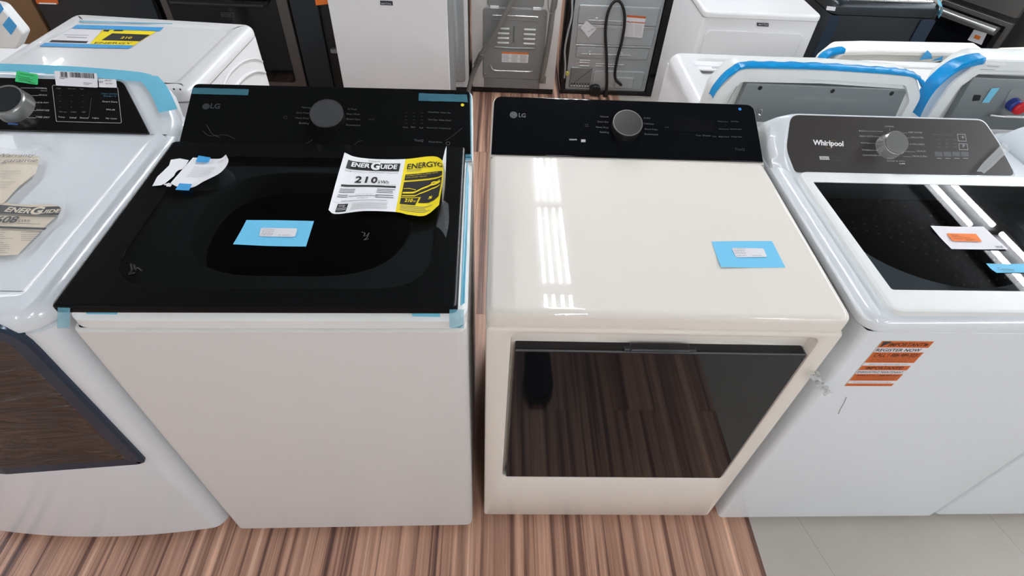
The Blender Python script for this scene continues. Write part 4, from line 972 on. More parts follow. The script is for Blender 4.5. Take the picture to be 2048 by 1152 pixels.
# ================================================================== washers with their backs to the viewer, second row right
def rear_washer(x0,y0,W_,D_,zd,zt,label,panel=None,tape=None,rc=.05,low=.86):
    f=frame((x0,y0,0)); r=root('washing_machine',(x0,y0,0),label=label,cat='washing machine',group='washers seen from behind in the second row')
    m=M(); slab(m,Plane(f.w(0,.004,.03),f.ex,f.ey),rrect(0,W_,0,D_,.014),0,zd-.075,'enamel_white',.002); m.build('cabinet',r)
    pts=rrect(-.004,W_+.004,0,D_+.004,.05,7); m=M(); cover(m,f,pts,zd-.043,zd,.034,'enamel_white',rrect(.07,W_-.07,.13,D_-.06,.05,7),zd-.008,7); 
    m.loft([[f.w(a,b,zd-.008) for a,b in rrect(.068,W_-.068,.128,D_-.058,.05,7)]],'enamel_white',False,True); m.build('top_cover',r)
    # console body: rounded hood, open towards the back
    pb=Plane(f.w(0,.0,0),f.ex,(0,0,1)); ou=rpoly([(.0,low-.03),(W_,low-.03),(W_-.005,zt-.07),(W_-.06,zt-.004),(W_*.5,zt+.004),(.06,zt),(.01,zt-.07)],[.01,.01,.06,.05,.3,.05,.06],6)
    px0,px1,pz0,pz1=panel or (.07,W_-.07,low,zt-.05)
    inn=[(min(max(a,px0),px1),min(max(b,pz0),pz1)) for a,b in [(W_/2+(a-W_/2)*.86,low+.06+(b-low-.06)*.75) for a,b in ou]]
    m=M(); rings=[[pb.w(a,b,-.13) for a,b in inset(ou,.03)],[pb.w(a,b,-.10) for a,b in inset(ou,.008)],[pb.w(a,b,-.07) for a,b in ou],[pb.w(a,b,-.004) for a,b in ou],[pb.w(a,b,0) for a,b in inset(ou,.004)]]
    rings+=[[pb.w(a,b,0) for a,b in inset(ou,.030)],[pb.w(a,b,-.010) for a,b in inset(ou,.033)],[pb.w(a,b,-.010) for a,b in inset(ou,.045)],[pb.w(a,b,-.030) for a,b in inset(ou,.050)]]
    m.loft(rings,'plastic_white',True,True); m.build('console_housing',r)
    return r,f,pb,(px0,px1,pz0,pz1),ou
# A
rA,fA,pA,bA,oA=rear_washer(.640,.860,.635,.48,.895,1.046,'white washer seen from behind with grey metal back and blue-taped console edge',rc=.05,low=.84)
m=M(); slab(m,pA,rpoly([(.085,.858-.02),(.60,.858-.02),(.578,.997),(.098,1.000)],[.004]*4,2),-.028,-.006,'grey_steel',.002); bp=m.build('back_panel',rA)
m=M(); 
for u,v in ((1520,176),(1665,182),(1783,187)): decal(m,pA,disc(pA,*pA.at(u,v,-.006),.0065,16),'black_deep',-.0052)
decal(m,pA,pA.many([(1584,192),(1725,198),(1712,204),(1590,199)],-.006),'grey_panel',-.0052)
for z_ in (): pass
ink(m,bp)
m=M(); q=[pA.w(*pA.at(u,v,0),.0) for u,v in ((1517,218),(1524,220),(1522,230),(1516,228),(1519,236))]; tube(m,catmull(q,5),.0016,'chrome',6); m.build('wire_clip',bp)
def edge_tape(pts,w,mt,parent,label,lift=.003,seed=1):
    rnd=random.Random(seed); A=catmull(pts,6); m=M(); n=len(A)
    def prof(p,i): 
        j=math.sin(i*1.9)*.0015
        return [p+Vector((0,-.004,-w*.35)),p+Vector((0,-.005,j)),p+Vector((0,.0,lift+j)),p+Vector((0,w,lift*.6-j)),p+Vector((0,w*1.5,-.004))]
    m.loft([prof(p,i) for i,p in enumerate(A)],mt,False,False,closed=False); return m.build('protective_tape',parent,recalc=False,label=label)
T3=lambda pl,pxs,h=0: [pl.w(*pl.at(u,v,h),h) for u,v in pxs]
edge_tape(T3(pA,[(1424,196),(1433,178),(1452,155),(1470,141),(1492,131),(1560,131),(1640,133),(1720,138),(1790,143),(1828,149),(1846,163),(1855,182)]),.022,'tape_deep',rA,'bright blue tape along the console edge')
feet(fA,.635,.48,rA)
# B
rB,fB,pB,bB,oB=rear_washer(1.318,.860,.66,.48,.895,1.094,'white washer seen from behind with red valve cap, cut by right picture edge',low=.86)
m=M(); slab(m,pB,rpoly([(.085,.855),(.60,.855),(.59,1.038),(.072,1.040)],[.004]*4,2),-.028,-.006,'grey_steel',.002); bp=m.build('back_panel',rB)
m=M(); decal(m,pB,rpoly(pB.many([(1948,189),(1962,190),(1959,201),(1944,202)],-.006),.003,3),'black_deep',-.0052)
decal(m,pB,rpoly(pB.many([(2022,177),(2120,177),(2120,232),(1996,230),(2010,200)],-.006),.01,3),'grey_panel',-.0050)
decal(m,pB,pB.many([(1983,176),(1999,175),(1977,205),(1963,205)],-.006),'film_blue',-.0044); ink(m,bp)
a,b=pB.at(2040,218,.02); m=M(); cyl(m,pB,a-.010,b+.004,.019,.018,-.006,.016,'blue_cap',.003,28); m.build('valve_cap',rB,label='dark blue valve cap')
m=M(); cyl(m,pB,a,b,.019,.018,-.004,.026,'red_cap',.004,28); m.build('valve_cap',rB,label='bright red valve cap')
m=M(); q=[pB.w(*pB.at(u,v,0),.0) for u,v in ((1980,230),(2010,233),(2048,234),(2080,234))]; tube(m,catmull(q,5),.004,'chrome',8); m.build('trim_bar',bp)
edge_tape(T3(pB,[(1836,238),(1852,205),(1872,175),(1895,152),(1922,133),(1950,123),(1970,119)]),.034,'tape_deep',rB,'broad bright blue tape on the left console corner',.006)
pl=Plane(fB.w(0,0,1.101),fB.ex,fB.ey); m=M(); decal(m,pl,pl.many([(1970,123),(2010,125),(2013,131),(1972,129)]),'ink_light',.0); line(m,pl,pl.at(1974,133),pl.at(1998,134),.005,'ink_grey',.0004); line(m,pl,pl.at(1960,139),pl.at(1990,140),.005,'ink_grey',.0004)
m.build('barcode_label',rB,recalc=False,smooth=False)
feet(fB,.66,.48,rB)
# energy sheet lying on the deck of A, seen through the gap
pl=flat(.8955); m=M(); decal(m,pl,pl.many([(1385,121),(1430,124),(1455,146),(1400,141)]),'sticker_white',.0006)
line(m,pl,pl.at(1388,131),pl.at(1440,134),.003,'ink_light',.001); decal(m,pl,pl.many([(1398,139),(1452,142),(1456,145),(1402,142)]),'ink_light',.001); tpx(m,pl,'607',1425,137.5,1441,138,'ink_grey',h=.001)
o=m.build('energy_label',recalc=False,smooth=False); tag(o,'pale energy label lying on top of the washer with blue-taped edge','paper label')
# C, D third row consoles with plain white backs
for (x0,w_,lb) in ((1.262,.64,'white washer console in the third row with torn blue tape in its recess'),(1.925,.64,'white washer console in third row at right picture edge')):
    f=frame((x0,1.40,0)); rC=root('washing_machine',(x0,1.40,0),label=lb,cat='washing machine',group='third-row washers behind the blue-taped consoles')
    m=M(); slab(m,Plane(f.w(0,.004,.03),f.ex,f.ey),rrect(0,w_,0,.40,.014),0,.64,'enamel_white',.002); m.build('cabinet',rC)
    m=M(); cover(m,f,rrect(-.004,w_+.004,0,.404,.05,7),.672,.70,.02,'enamel_white'); m.build('top_cover',rC)
    pC=Plane(f.w(0,0,0),f.ex,(0,0,1)); ou=rpoly([(0,.70),(w_,.70),(w_-.01,.86),(w_-.03,.905),(.16,.897),(.05,.890),(.01,.84)],[.01,.01,.03,.02,.03,.03,.03],5)
    m=M(); m.loft([[pC.w(a,b,-.10) for a,b in inset(ou,.01)],[pC.w(a,b,-.09) for a,b in ou],[pC.w(a,b,-.004) for a,b in ou],[pC.w(a,b,0) for a,b in inset(ou,.004)],[pC.w(a,b,0) for a,b in inset(ou,.016)],[pC.w(a,b,-.04) for a,b in inset(ou,.022)]],'foam_white'); m.build('console_housing',rC)
    feet(f,w_,.40,rC)
    if x0<1.5:
        edge_tape(T3(pC,[(1643,128),(1650,116),(1668,105),(1690,101)]),.03,'tape_deep',rC,'blue tape on the left console corner',.006)
        m=M(); q=pC.many([(1838,120),(1856,101),(1865,110),(1868,120)],.01); m.add([pC.w(a,b,.01-.004*i) for i,(a,b) in enumerate(q)],[(0,1,2,3)],'tape_blue'); q=pC.many([(1862,121),(1886,111),(1884,120)],.01); m.add([pC.w(a,b,.012) for a,b in q],[(0,1,2)],'tape_blue'); m.build('torn_tape',rC,recalc=False,label='torn scrap of blue tape')
        m=M(); box(m,.10,.30,-.008,.045,.80,.835,'foam_white',.01,f); box(m,.16,.5,-.012,.045,.79,.81,'foam_white',.012,f); m.build('foam_insert',rC)
# console end of a washer at the far left, with blue tape squares
f=frame((-2.25,1.23,0)); rL=root('washing_machine',(-2.25,1.23,0),label='white washer console end with blue tape squares at top left picture corner',cat='washing machine')
m=M(); slab(m,Plane(f.w(0,.004,.03),f.ex,f.ey),rrect(0,.655,0,.3,.02),0,.72,'enamel_white',.003); m.build('cabinet',rL)
pL=Plane(f.w(0,.0,0),f.ex,(0,0,1)); ou=rpoly([(0,.862),(.64,.862),(pL.at(47,68)[0],pL.at(47,68)[1]),pL.at(2,14),(.0,1.12)],[.01,.02,.02,.02,.05],5)
m=M(); m.loft([[pL.w(a,b,-.05) for a,b in inset(ou,.01)],[pL.w(a,b,-.04) for a,b in ou],[pL.w(a,b,-.004) for a,b in ou],[pL.w(a,b,0) for a,b in inset(ou,.004)]],'plastic_white'); m.build('console_housing',rL)
for q in ([(5,50),(18,33),(34,52),(22,70)],[(-10,20),(0,5),(8,18),(-3,32)]):
    m=M(); decal(m,pL,pL.many(q,.001),'tape_blue',.0012); m.build('tape_square',rL,recalc=False,smooth=False)
feet(f,.655,.3,rL)

# ================================================================== appliances across the aisle (third line)
def simple(name,cat,label,loc,rot=0,group=None):
    f=frame(loc,rot); r=root(name,loc,rot,label=label,cat=cat); 
    if group: r['group']=group
    return f,r
# cardboard box
f,r=simple('cardboard_box','box','brown cardboard box standing behind the far-left console',(-2.95,2.2,0))
m=M(); box(m,0,.715,0,.5,0,.95,'cardboard',.004,f); m.build('carton',r); m=M(); pb=Plane(f.w(0,-.001,0),f.ex,(0,0,1)); rect(m,pb,.34,.38,0,.95,'paper_cream',.0005); m.build('packing_tape',r,recalc=False,smooth=False)
# dark dishwasher at left with an orange sticker
f,r=simple('dishwasher','dishwasher','dark grey dishwasher with orange-red sticker, behind the second-row dryer',(-2.215,2.2,0))
m=M(); box(m,0,.560,.02,.56,.03,.87,'black_plastic',.004,f); m.build('cabinet',r)
pf2=Plane(f.w(0,0,0),f.ex,(0,0,1))
m=M(); slab(m,pf2,rrect(.002,.556,.12,.865,.006),-.02,.004,'graphite',.002); dd=m.build('door',r)
sticker(pf2,[(66,-12),(113,-12),(117,8),(74,8)],'sticker_rust','orange_sticker','orange-red sticker with white bars',r,[('l',78,6.5,113,7.5,.006,'ink_white'),('l',72,-2,110,-2,.003,'ink_white')],h=.006,r_=.002)
feet(f,.56,.56,r)
# range with black glass oven door
f,r=simple('kitchen_range','range','steel range with black glass oven door behind the second-row dryer',(-1.645,2.2,0))
RW=.640
m=M(); box(m,0,RW,.03,.60,.06,.88,'black_plastic',.004,f); m.build('cabinet',r)
pf2=Plane(f.w(0,0,0),f.ex,(0,0,1))
m=M(); slab(m,pf2,rrect(.028,RW-.004,.255,.80,.006),-.03,.004,'range_steel',.003); dd=m.build('oven_door',r)
m=M(); slab(m,pf2,rrect(.060,RW-.055,.305,.735,.02),-.01,.006,'black_gloss',.001); dg=m.build('oven_window',dd)
m=M(); tube(m,[pf2.w(.10,.705,.05),pf2.w(.30,.705,.052),pf2.w(RW-.10,.705,.05)],.010,'black_plastic'); 
for a in (.10,RW-.10): tube(m,[pf2.w(a,.705,0),pf2.w(a,.705,.05)],.008,'black_plastic')
m.build('oven_handle',dd)
a,b=pf2.at(463,28,.006); m=M(); tpx(m,pf2,'MAYTAG',445,30,464,31,'ink_dim',.0,h=.0068); q=pf2.many([(441,25),(467,26),(469,34),(443,33)],.006); q=q if area(q)>0 else q[::-1]; m.loft([[pf2.w(x,y,.0066) for x,y in q],[pf2.w(x,y,.0066) for x,y in inset(q,.0012)]],'ink_dim',False,False); ink(m,dg)
m=M(); slab(m,pf2,rrect(.028,RW-.004,.09,.245,.006),-.03,.004,'range_steel',.003); m.build('storage_drawer',r)
m=M(); slab(m,pf2,rrect(.004,RW-.004,.81,.88,.006),-.03,.004,'range_steel',.003); m.build('control_panel',r)
m=M(); box(m,0,RW,.0,.60,.88,.90,'black_gloss',.004,f); m.build('cooktop',r)
feet(f,RW,.60,r)
# dark appliance beside it
f,r=simple('dishwasher','dishwasher','dark blue-grey dishwasher between the steel range and white panel',(-1.0,2.2,0))
pf2=Plane(f.w(0,0,0),f.ex,(0,0,1))
m=M(); box(m,0,.22,.02,.56,.03,.87,'black_plastic',.004,f); m.build('cabinet',r)
m=M(); slab(m,pf2,rrect(.004,.135,.10,.865,.004),-.02,.005,'graphite',.002); m.build('door',r)
sticker(pf2,[(629,-6),(653,-6),(658,8),(632,11)],'sticker_orange','orange_sticker','bright orange sticker',r,h=.0065,r_=.001)
m=M(); slab(m,pf2,rrect(.155,.195,.47,.49,.003),-.02,.004,'grey_panel',.001); m.build('bracket',r)
feet(f,.22,.56,r)
# white panelled dishwasher
f,r=simple('dishwasher','dishwasher','white dishwasher door panel with small dark badge, behind the black-lid washer',(-.815,1.90,0))
f=frame((-.735,1.98,0)); r.location=(-.735,1.98,0); WM[r.name]=Matrix.Translation(Vector(r.location))
pf2=Plane(f.w(0,0,0),f.ex,(0,0,1)); A0=pf2.at(655,0)[0]; A1=pf2.at(893,0)[0]
m=M(); box(m,A0+.006,A1-.004,.02,.45,.10,.86,'grey_panel',.004,f); m.build('cabinet',r)
m=M(); slab(m,pf2,rrect(A0,A1,.12,.865,.006),-.02,.004,'enamel_white',.003); dd=m.build('door',r)
m=M(); q=pf2.many([(760,1),(785,2),(786,11),(761,10)],.004); decal(m,pf2,q,'badge_navy',.0046); tpx(m,pf2,'MAYTAG',763,8.2,783,8.7,'ink_light',.02,h=.0054); m.build('badge',dd,recalc=False,smooth=False)
feet(f,A1-A0,.45,r,A0)
for c in list(COL.objects):
    if c.parent==r and c.name.startswith('leg'): c.scale.z=1
m=M(); box(m,A0+.02,A1-.02,.05,.40,.03,.11,'black_plastic',.004,f); m.build('toe_kick',r)
# backs: grey-backed appliance half hidden
def bx(m,f,*a,mt='galvanized',bev=.003): return box(m,*a,mt,bev,f)
f,r=simple('washing_machine','washing machine','appliance back of ribbed grey metal half hidden behind the white badge panel',(-.72,2.77,0))
m=M(); bx(m,f,0,.556,.0,.5,.03,.9,mt='enamel_white'); m.build('cabinet',r)
pbk=Plane(f.w(0,0,0),f.ex,(0,0,1))
m=M(); slab(m,pbk,rrect(.03,.535,.07,.87,.02),-.01,.006,'galvanized',.004); bp=m.build('back_panel',r)
m=M(); q=[pbk.w(a,b,.010) for a,b in ((.44,.9),(.47,.55),(.478,.30),(.468,.20),(.43,.165),(.38,.16))]; tube(m,catmull(q,5),.018,'galvanized'); m.build('duct_rib',bp)
m=M(); bx(m,f,.0,.556,.0,.5,.0,.03,mt='rubber_black'); m.build('base_frame',r)
# back of a washer with vents and two grey hoses
f,r=simple('washing_machine','washing machine','white washer back with vented grey access panel and grey hoses',(-.141,2.77,0))
BW2=.530
m=M(); bx(m,f,0,BW2,.0,.5,.035,.9,mt='enamel_satin'); m.build('cabinet',r)
m=M(); bx(m,f,.004,BW2-.004,.004,.49,.0,.034,mt='rubber_black'); m.build('base_frame',r)
pbk=Plane(f.w(0,0,0),f.ex,(0,0,1))
m=M(); slab(m,pbk,rrect(.068,.450,.100,.528,.022),-.01,.006,'grey_panel',.004); bp=m.build('access_panel',r)
m=M(); slab(m,pbk,rrect(.092,.425,.536,.80,.022),-.01,.006,'grey_panel',.004); m.build('upper_panel',r)
m=M(); slab(m,pbk,rrect(.075,.435,.040,.098,.004),-.01,.003,'grey_panel',.002); m.build('lower_panel',r)
def rib(par,pl,pts,rad,mt='grey_steel',h=.006,nm='rib'):
    m=M(); tube(m,catmull([pl.w(a,b,h) for a,b in pts],4),rad,mt,6); m.build(nm,par)
rib(bp,pbk,[(.125,.485),(.26,.487),(.395,.485)],.004,'brushed_steel')
rib(bp,pbk,[(.115,.185),(.13,.158),(.16,.152),(.26,.152),(.36,.152),(.385,.158)],.004,'brushed_steel')
rib(bp,pbk,[(.140,.300),(.26,.297),(.385,.300)],.006,'grey_panel')
rib(bp,pbk,[(.120,.445),(.135,.462),(.26,.464),(.385,.462),(.400,.445)],.003,'grey_steel')
rib(bp,pbk,[(.262,.43),(.262,.38),(.262,.335)],.010,'grey_panel')
for col in (.155,.315):
    for k in range(4):
        m=M(); z=.412-.028*k; pl2=pbk; slab(m,pl2,rrect(col,col+.072,z-.005,z+.005,.004,3),-.0,.0125,'plastic_white',.003); m.build('vent_louvre',bp)
m=M(); q=rrect(.186,.352,.208,.272,.001,1); decal(m,pbk,q,'paper_white',.0065); rect(m,pbk,.186,.352,.262,.272,'sticker_orange',.0075)
for c_ in range(3):
    for k in range(8): line(m,pbk,(.190+.055*c_,.257-.006*k),(.190+.055*c_+.047*random.uniform(.7,1),.257-.006*k),.0022,'ink_light',.0075)
m.build('warning_label',bp,recalc=False,smooth=False,label='white warning label with orange header')
for a in (.135,.385):
    m=M(); slab(m,pbk,rrect(a-.025,a+.025,.524,.540,.003,2),0,.012,'plastic_white',.002); m.build('clip',bp)
for (a,b) in ((.082,.50),(.438,.50),(.080,.13),(.44,.13),(.076,.32),(.446,.32)):
    m=M(); cyl(m,pbk,a,b,.004,.004,.005,.009,'chrome',.001,12); m.build('screw',bp)
# drain hose: from top across, ribbed collar, down to the floor
q=[Vector(p) for p in ((.14,2.735,.66),(.085,2.725,.565),(.01,2.715,.42),(-.075,2.715,.285),(-.105,2.72,.215),(-.145,2.72,.115),(-.165,2.70,.03),(-.168,2.66,.016))]
m=M(); tube(m,catmull(q,8),.0145,'hose_grey',14); hz=m.build('drain_hose',r)
for k in range(9):
    t=k/8; c=Vector((-.080,2.715,.275))*(1-t)+Vector((-.112,2.72,.205))*t; d=(Vector((-.112,2.72,.205))-Vector((-.080,2.715,.275))).normalized()
    m=M(); tube(m,[c-d*.002,c+d*.002],.019,'hose_grey',14); m.build('hose_rib',hz)
q=[Vector(p) for p in ((.345,2.74,.66),(.335,2.735,.52),(.33,2.735,.40),(.318,2.735,.25),(.305,2.735,.14),(.306,2.745,.105),(.306,2.765,.10))]
m=M(); tube(m,catmull(q,8),.0155,'hose_grey',14); m.build('inlet_hose',r)
m=M(); q=[Vector(p) for p in ((.300,2.72,.66),(.305,2.715,.565),(.325,2.71,.525),(.350,2.715,.55),(.355,2.72,.60),(.352,2.72,.68))]; tube(m,catmull(q,6),.003,'hose_grey',8); m.build('cable_tie',r)
m=M(); slab(m,pbk,rrect(.425,.475,.075,.125,.004,2),0,.004,'grey_panel',.001); m.build('hose_bracket',r)
# galvanised back of a dark dryer with power cord and vent
f,r=simple('clothes_dryer','dryer','galvanised metal appliance back with looped black power cord, dark sides',(.455,2.79,0))
SW=.555
m=M(); bx(m,f,0,SW,.012,.5,.03,.9,mt='black_plastic'); m.build('cabinet',r)
m=M(); bx(m,f,-.022,.004,-.012,.5,.02,.9,mt='black_gloss'); m.build('side_panel',r)
m=M(); bx(m,f,SW-.006,SW+.045,-.012,.5,.02,.9,mt='black_gloss'); m.build('side_panel',r)
pbk=Plane(f.w(0,.010,0),f.ex,(0,0,1))
m=M(); slab(m,pbk,rrect(.012,SW-.012,.03,.88,.012),-.01,.004,'galvanized',.002); bp=m.build('back_panel',r)
def rpan(a0,a1,b0,b1,h,mt='galvanized',nm='pressed_panel',rr=.01):
    m=M(); slab(m,pbk,rrect(a0,a1,b0,b1,rr,4),0,h,mt,min(h*.8,.006)); return m.build(nm,bp)
rpan(.04,SW-.03,.445,.555,.010); rpan(.045,SW-.03,.325,.432,.010); rpan(.055,SW-.04,.240,.312,.010)
for z in (.432,.322,.440): rib(bp,pbk,[(.05,z),(.28,z),(SW-.04,z)],.004,'brushed_steel',.010)
for z,a0,a1 in ((.47,.105,.42),(.268,.09,.40)):
    rib(bp,pbk,[(a0,z),(a0+.16,z+.0),(a1,z)],.0035,'brushed_steel',.012)
    for a in (a0+.05,a1-.06):
        m=M(); cyl(m,pbk,a,z+.004,.016,.012,.008,.014,'galvanized',.002,20); m.build('dimple',bp); m=M(); cyl(m,pbk,a,z,.006,.005,.012,.022,'chrome',.002,14); m.build('screw',bp)
for k,(a0,a1,z) in enumerate(((.085,.15,.225),(.085,.15,.212),(.085,.15,.190),(.19,.37,.205),(.19,.34,.192))):
    rib(bp,pbk,[(a0,z),((a0+a1)/2,z),(a1,z)],.004,'brushed_steel',.008)
rpan(.035,.175,.045,.180,.012,'grey_steel','terminal_cover',.006)
m=M()
for k in range(7):
    decal(m,pbk,disc(pbk,.052+.018*k,.058,.005,10),'ink_white',.0125)
    decal(m,pbk,disc(pbk,.052+.018*k,.072,.005,10,1),'black_deep',.0125)
ink(m,bp)
rpan(.185,SW-.035,.045,.165,.012,'galvanized','lower_pressing',.03)
a,b=pbk.at(1190,178,.012)
m=M(); cyl(m,pbk,a,b,.036,.034,.004,.045,'black_plastic',.003,32); v_=m.build('vent_outlet',r)
m=M(); cyl(m,pbk,a,b,.028,.028,.044,.0455,'black_deep',.0005,32); m.build('vent_opening',v_)
rpan(.330,.455,.052,.128,.018,'galvanized','cord_plate',.016)
q=[pbk.w(*pbk.at(u,v,.03),.03) for u,v in ((1212,205),(1213,185),(1214,160),(1213,110),(1211,60),(1216,25),(1228,4),(1240,4),(1248,22),(1249,50),(1243,85),(1235,115),(1230,145),(1232,160),(1240,168))]
q.append(pbk.w(*pbk.at(1242,170,.016),.016))
m=M(); tube(m,catmull(q,8),.0085,'rubber_black',12); cord=m.build('power_cord',r)
m=M(); c=pbk.w(*pbk.at(1211,188,.03),.03); tube(m,[c+Vector((0,0,.03)),c+Vector((0,0,.012)),c-Vector((0,0,.03))],.015,'rubber_black',12,lambda t:.7+.3*min(1,t*2)); m.build('plug',cord)
m=M(); P=pbk.many([(1173,41),(1193,58),(1177,75),(1161,56)],.014); decal(m,pbk,P,'sticker_white',.0145); 
P=pbk.many([(1176,49),(1182,54),(1178,58),(1172,53)],.014); line(m,pbk,pbk.at(1182,60,.014),pbk.at(1188,57,.014),.003,'ink_grey',.0150); line(m,pbk,pbk.at(1176,64,.014),pbk.at(1180,62,.014),.003,'ink_grey',.0150)
m.build('diamond_label',r,recalc=False,smooth=False,label='white diamond-shaped label')
P=pbk.many([(1254,30),(1292,33),(1284,76),(1248,73)],.014); m=M(); decal(m,pbk,P,'sticker_white',.0145)
P2=pbk.many([(1254,30),(1292,33),(1291,37),(1253,34)],.014); decal(m,pbk,P2,'sticker_rust',.0152)
P2=pbk.many([(1253,42),(1290,45),(1289.5,47),(1252.5,44)],.014); decal(m,pbk,P2,'sticker_rust',.0152)
for k in range(9): line(m,pbk,pbk.at(1251,49+2.7*k,.014),pbk.at(1266,49.6+2.7*k,.014),.0022,'ink_light',.0152); line(m,pbk,pbk.at(1269,50+2.7*k,.014),pbk.at(1285-.3*k,50.6+2.7*k,.014),.0022,'ink_light',.0152)
m.build('warning_label',r,recalc=False,smooth=False,label='white and orange warning label')
q=[f.w(-.012,-.03,z) for z in (.60,.5,.4,.3,.2,.12)]
q=[Vector((p.x+.010*math.sin(i*1.7),p.y,p.z)) for i,p in enumerate(q)]
m=M(); tube(m,catmull(q,6),.006,'galvanized',8); h_=m.build('gas_pipe',r)
m=M(); cyl(m,Plane(f.w(.012,-.02,0),f.ex,(0,0,1)),0,.150,.014,.012,0,.02,'yellow_fitting',.002,16); m.build('pipe_fitting',h_,label='yellow pipe fitting')
m=M(); bx(m,f,-.02,SW+.04,.0,.48,0,.03,mt='rubber_black'); m.build('base_frame',r)
# white dryer facing the viewer, right
f,r=simple('clothes_dryer','dryer','white dryer with wide panel door and small dark badge, top right',(.955,1.965,0))
MW=.540; 
m=M(); slab(m,Plane(f.w(0,.006,.03),f.ex,f.ey),rrect(0,MW,0,.52,.008),0,.764,'enamel_white',.002); m.build('cabinet',r)
m=M(); cover(m,f,rrect(-.003,MW+.003,-.006,.53,.030),.797,.824,.012,'enamel_white'); m.build('top_cover',r)
pf2=Plane(f.w(0,.004,0),f.ex,(0,0,1))
m=M(); slab(m,pf2,rrect(.030,MW-.050,.30,.742,.03,7),-.003,.006,'enamel_white',.003); dd=m.build('door',r)
m=M(); decal(m,pf2,pf2.many([(1513,45),(1537,46),(1537,53),(1514,52)]),'badge_navy',.0016); tpx(m,pf2,'MAYTAG',1516,50.5,1535,51,'ink_light',.02,h=.0024); m.build('badge',r,recalc=False,smooth=False)
pT=Plane(f.w(0,0,.806),f.ex,Vector((0,1,.3))); 
m=M(); slab(m,Plane(f.w(0,.40,.82),f.ex,(0,.12,.09)),rrect(.0,MW,0,.14,.02),-.04,.004,'enamel_white',.003); m.build('console',r)
feet(f,MW,.52,r)
# graphite washer
f,r=simple('washing_machine','washing machine','dark graphite washer with chrome-edged top and blue film, top right',(1.675,2.2,0))
GW=.540
m=M(); slab(m,Plane(f.w(0,.004,.03),f.ex,f.ey),rrect(0,GW,0,.5,.02),0,.718,'graphite',.002); m.build('cabinet',r)
m=M(); cover(m,f,rrect(-.004,GW+.004,-.004,.51,.045,7),.752,.815,.036,'graphite'); m.build('top_cover',r)
m=M(); li=rrect(.06,GW-.06,.04,.42,.03); slab(m,Plane(f.w(0,0,.8155),f.ex,f.ey),li,-.002,.008,'black_gloss',.003); l_=m.build('lid',r)
m=M(); tube(m,[f.w(.07,.028,.818),f.w(GW*.5,.022,.820),f.w(GW-.05,.028,.818)],.008,'chrome'); m.build('lid_trim',l_)
pf2=Plane(f.w(0,.0,0),f.ex,(0,0,1))
m=M(); slab(m,pf2,rrect(GW-.075,GW+.001,.30,.745,.01),0,.003,'graphite_blue',.001); m.build('blue_film',r,label='dark blue protective film')
m=M(); slab(m,pf2,rrect(-.002,.05,.30,.745,.01),0,.003,'graphite_blue',.001); m.build('blue_film',r,label='dark blue protective film')
m=M(); q=[f.w(GW-.03,.0,.815),f.w(GW-.005,-.004,.805),f.w(GW+.006,-.006,.78),f.w(GW+.004,-.006,.755)]; q2=[p+Vector((.015,.05,.01)) for p in q]; m.loft([[a,b] for a,b in zip(catmull(q,4),catmull(q2,4))],'film_blue',False,False,closed=False); m.build('protective_tape',r,recalc=False,label='crinkled light blue tape')
sticker(pf2,[(1654,12),(1672,14),(1670,22),(1652,20)],'sticker_white','price_tag','small white tag',r,h=.02,r_=.001)
feet(f,GW,.5,r)
# black oven range turned towards the viewer
o1,o2=zpt(1878,14,.70),zpt(2016,64,.70); o1.z=o2.z=0; ang=math.atan2(o2.y-o1.y,o2.x-o1.x); L=(o2-o1).length
f,r=simple('kitchen_range','range','black oven range with steel handle and white tag with orange spot',tuple(o1),ang)
OW=L
m=M(); box(m,0,OW,.02,.5,.05,.86,'black_plastic',.004,f); m.build('cabinet',r)
pf2=Plane(f.w(0,0,0),f.ex,(0,0,1))
m=M(); slab(m,pf2,rrect(.0,OW,.20,.74,.006),-.02,.006,'range_steel',.003); dd=m.build('oven_door',r)
m=M(); slab(m,pf2,rrect(.016,OW-.020,.22,.72,.006),0,.008,'black_gloss',.001); m.build('oven_window',dd)
m=M(); 
R0=[pf2.w(.03,.70,.055),pf2.w(OW/2,.70,.060),pf2.w(OW-.03,.70,.055)]
tube(m,R0,.021,'knob_metal',14)
for a in (.045,OW-.045): tube(m,[pf2.w(a,.70,.0),pf2.w(a,.70,.055)],.010,'range_steel')
m.build('oven_handle',dd)
m=M(); slab(m,pf2,rrect(.0,OW,.765,.86,.006),-.02,.012,'range_steel',.003); m.build('control_panel',r)
m=M(); box(m,-.002,OW+.002,-.004,.5,.86,.885,'black_gloss',.004,f); m.build('cooktop',r)
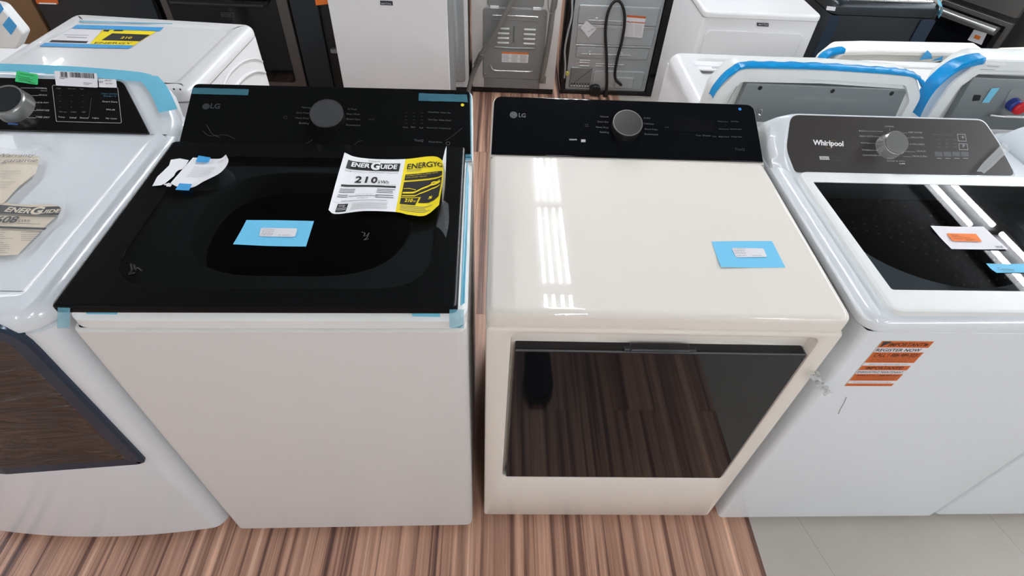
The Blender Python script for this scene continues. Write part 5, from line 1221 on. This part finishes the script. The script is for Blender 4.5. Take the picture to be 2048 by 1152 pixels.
for k in range(4):
    for j in range(3):
        m=M(); tube(m,[f.w(.05+.13*k,.06+.12*j,.893),f.w(.15+.13*k,.06+.12*j,.893)],.006,'rubber_black',8); tube(m,[f.w(.10+.13*k,.02+.12*j,.893),f.w(.10+.13*k,.12+.12*j,.893)],.006,'rubber_black',8); m.build('burner_grate',r)
P=[(1948,59),(1974,67),(1963,90),(1935,80)]
sticker(pf2,P,'sticker_white','price_tag','white tag with an orange spot',r,[('q',[(1951,69),(1962,73),(1958,80),(1947,76)],'sticker_orange')],h=.0095,r_=.002)
feet(f,OW,.5,r); OR=tuple(o1)
# steel-blue appliance, far right corner
o3=o1+Vector((math.cos(ang),math.sin(ang),0))*(OW+.14)+Vector((-math.sin(ang),math.cos(ang),0))*.16; f,r=simple('dishwasher','dishwasher','grey steel appliance in the top right corner beside the black oven',tuple(o3),ang)
m=M(); box(m,0,.55,.02,.5,.04,.84,'grey_panel',.004,f); m.build('cabinet',r)
pf2=Plane(f.w(0,0,0),f.ex,(0,0,1)); m=M(); slab(m,pf2,rrect(0,.55,.60,.83,.01),-.02,.006,'brushed_steel',.003); m.build('control_panel',r)
m=M(); slab(m,pf2,rrect(0,.55,.10,.59,.01),-.02,.004,'graphite_blue',.003); m.build('door',r)
feet(f,.55,.5,r)

# ================================================================== shoe of the person taking the picture (only mirrored in the dark door)
def shoe(x,y,name,label):
    pl=frame((x,y,0)); prof=[(-.042,-.15),(.042,-.15),(.050,.0),(.056,.09),(.045,.145),(.0,.165),(-.047,.145),(-.056,.09),(-.047,.0)]
    P=rpoly(prof,.03,4); r=root(name,(x,y,0),label=label,cat='shoe')
    m=M(); slab(m,Plane((x,y,0),(1,0,0),(0,1,0)),P,.0,.028,'sole_grey',.004); m.build('sole',r)
    m=M(); rings=[]
    for z,k,y0_ in ((.027,.96,1.),(.045,.95,1.),(.065,.86,.86),(.085,.75,.5),(.11,.70,.36),(.135,.68,.30)):
        rings.append([Vector((x+a*k, y-.13+(b+.13)*((.985 if z<.05 else y0_)), z)) for a,b in P])
    m.loft(rings,'shoe_black'); m.build('upper',r); return r
shoe(.187,-.565,'shoe','black shoe on the wood floor, mirrored in the dark dryer door')
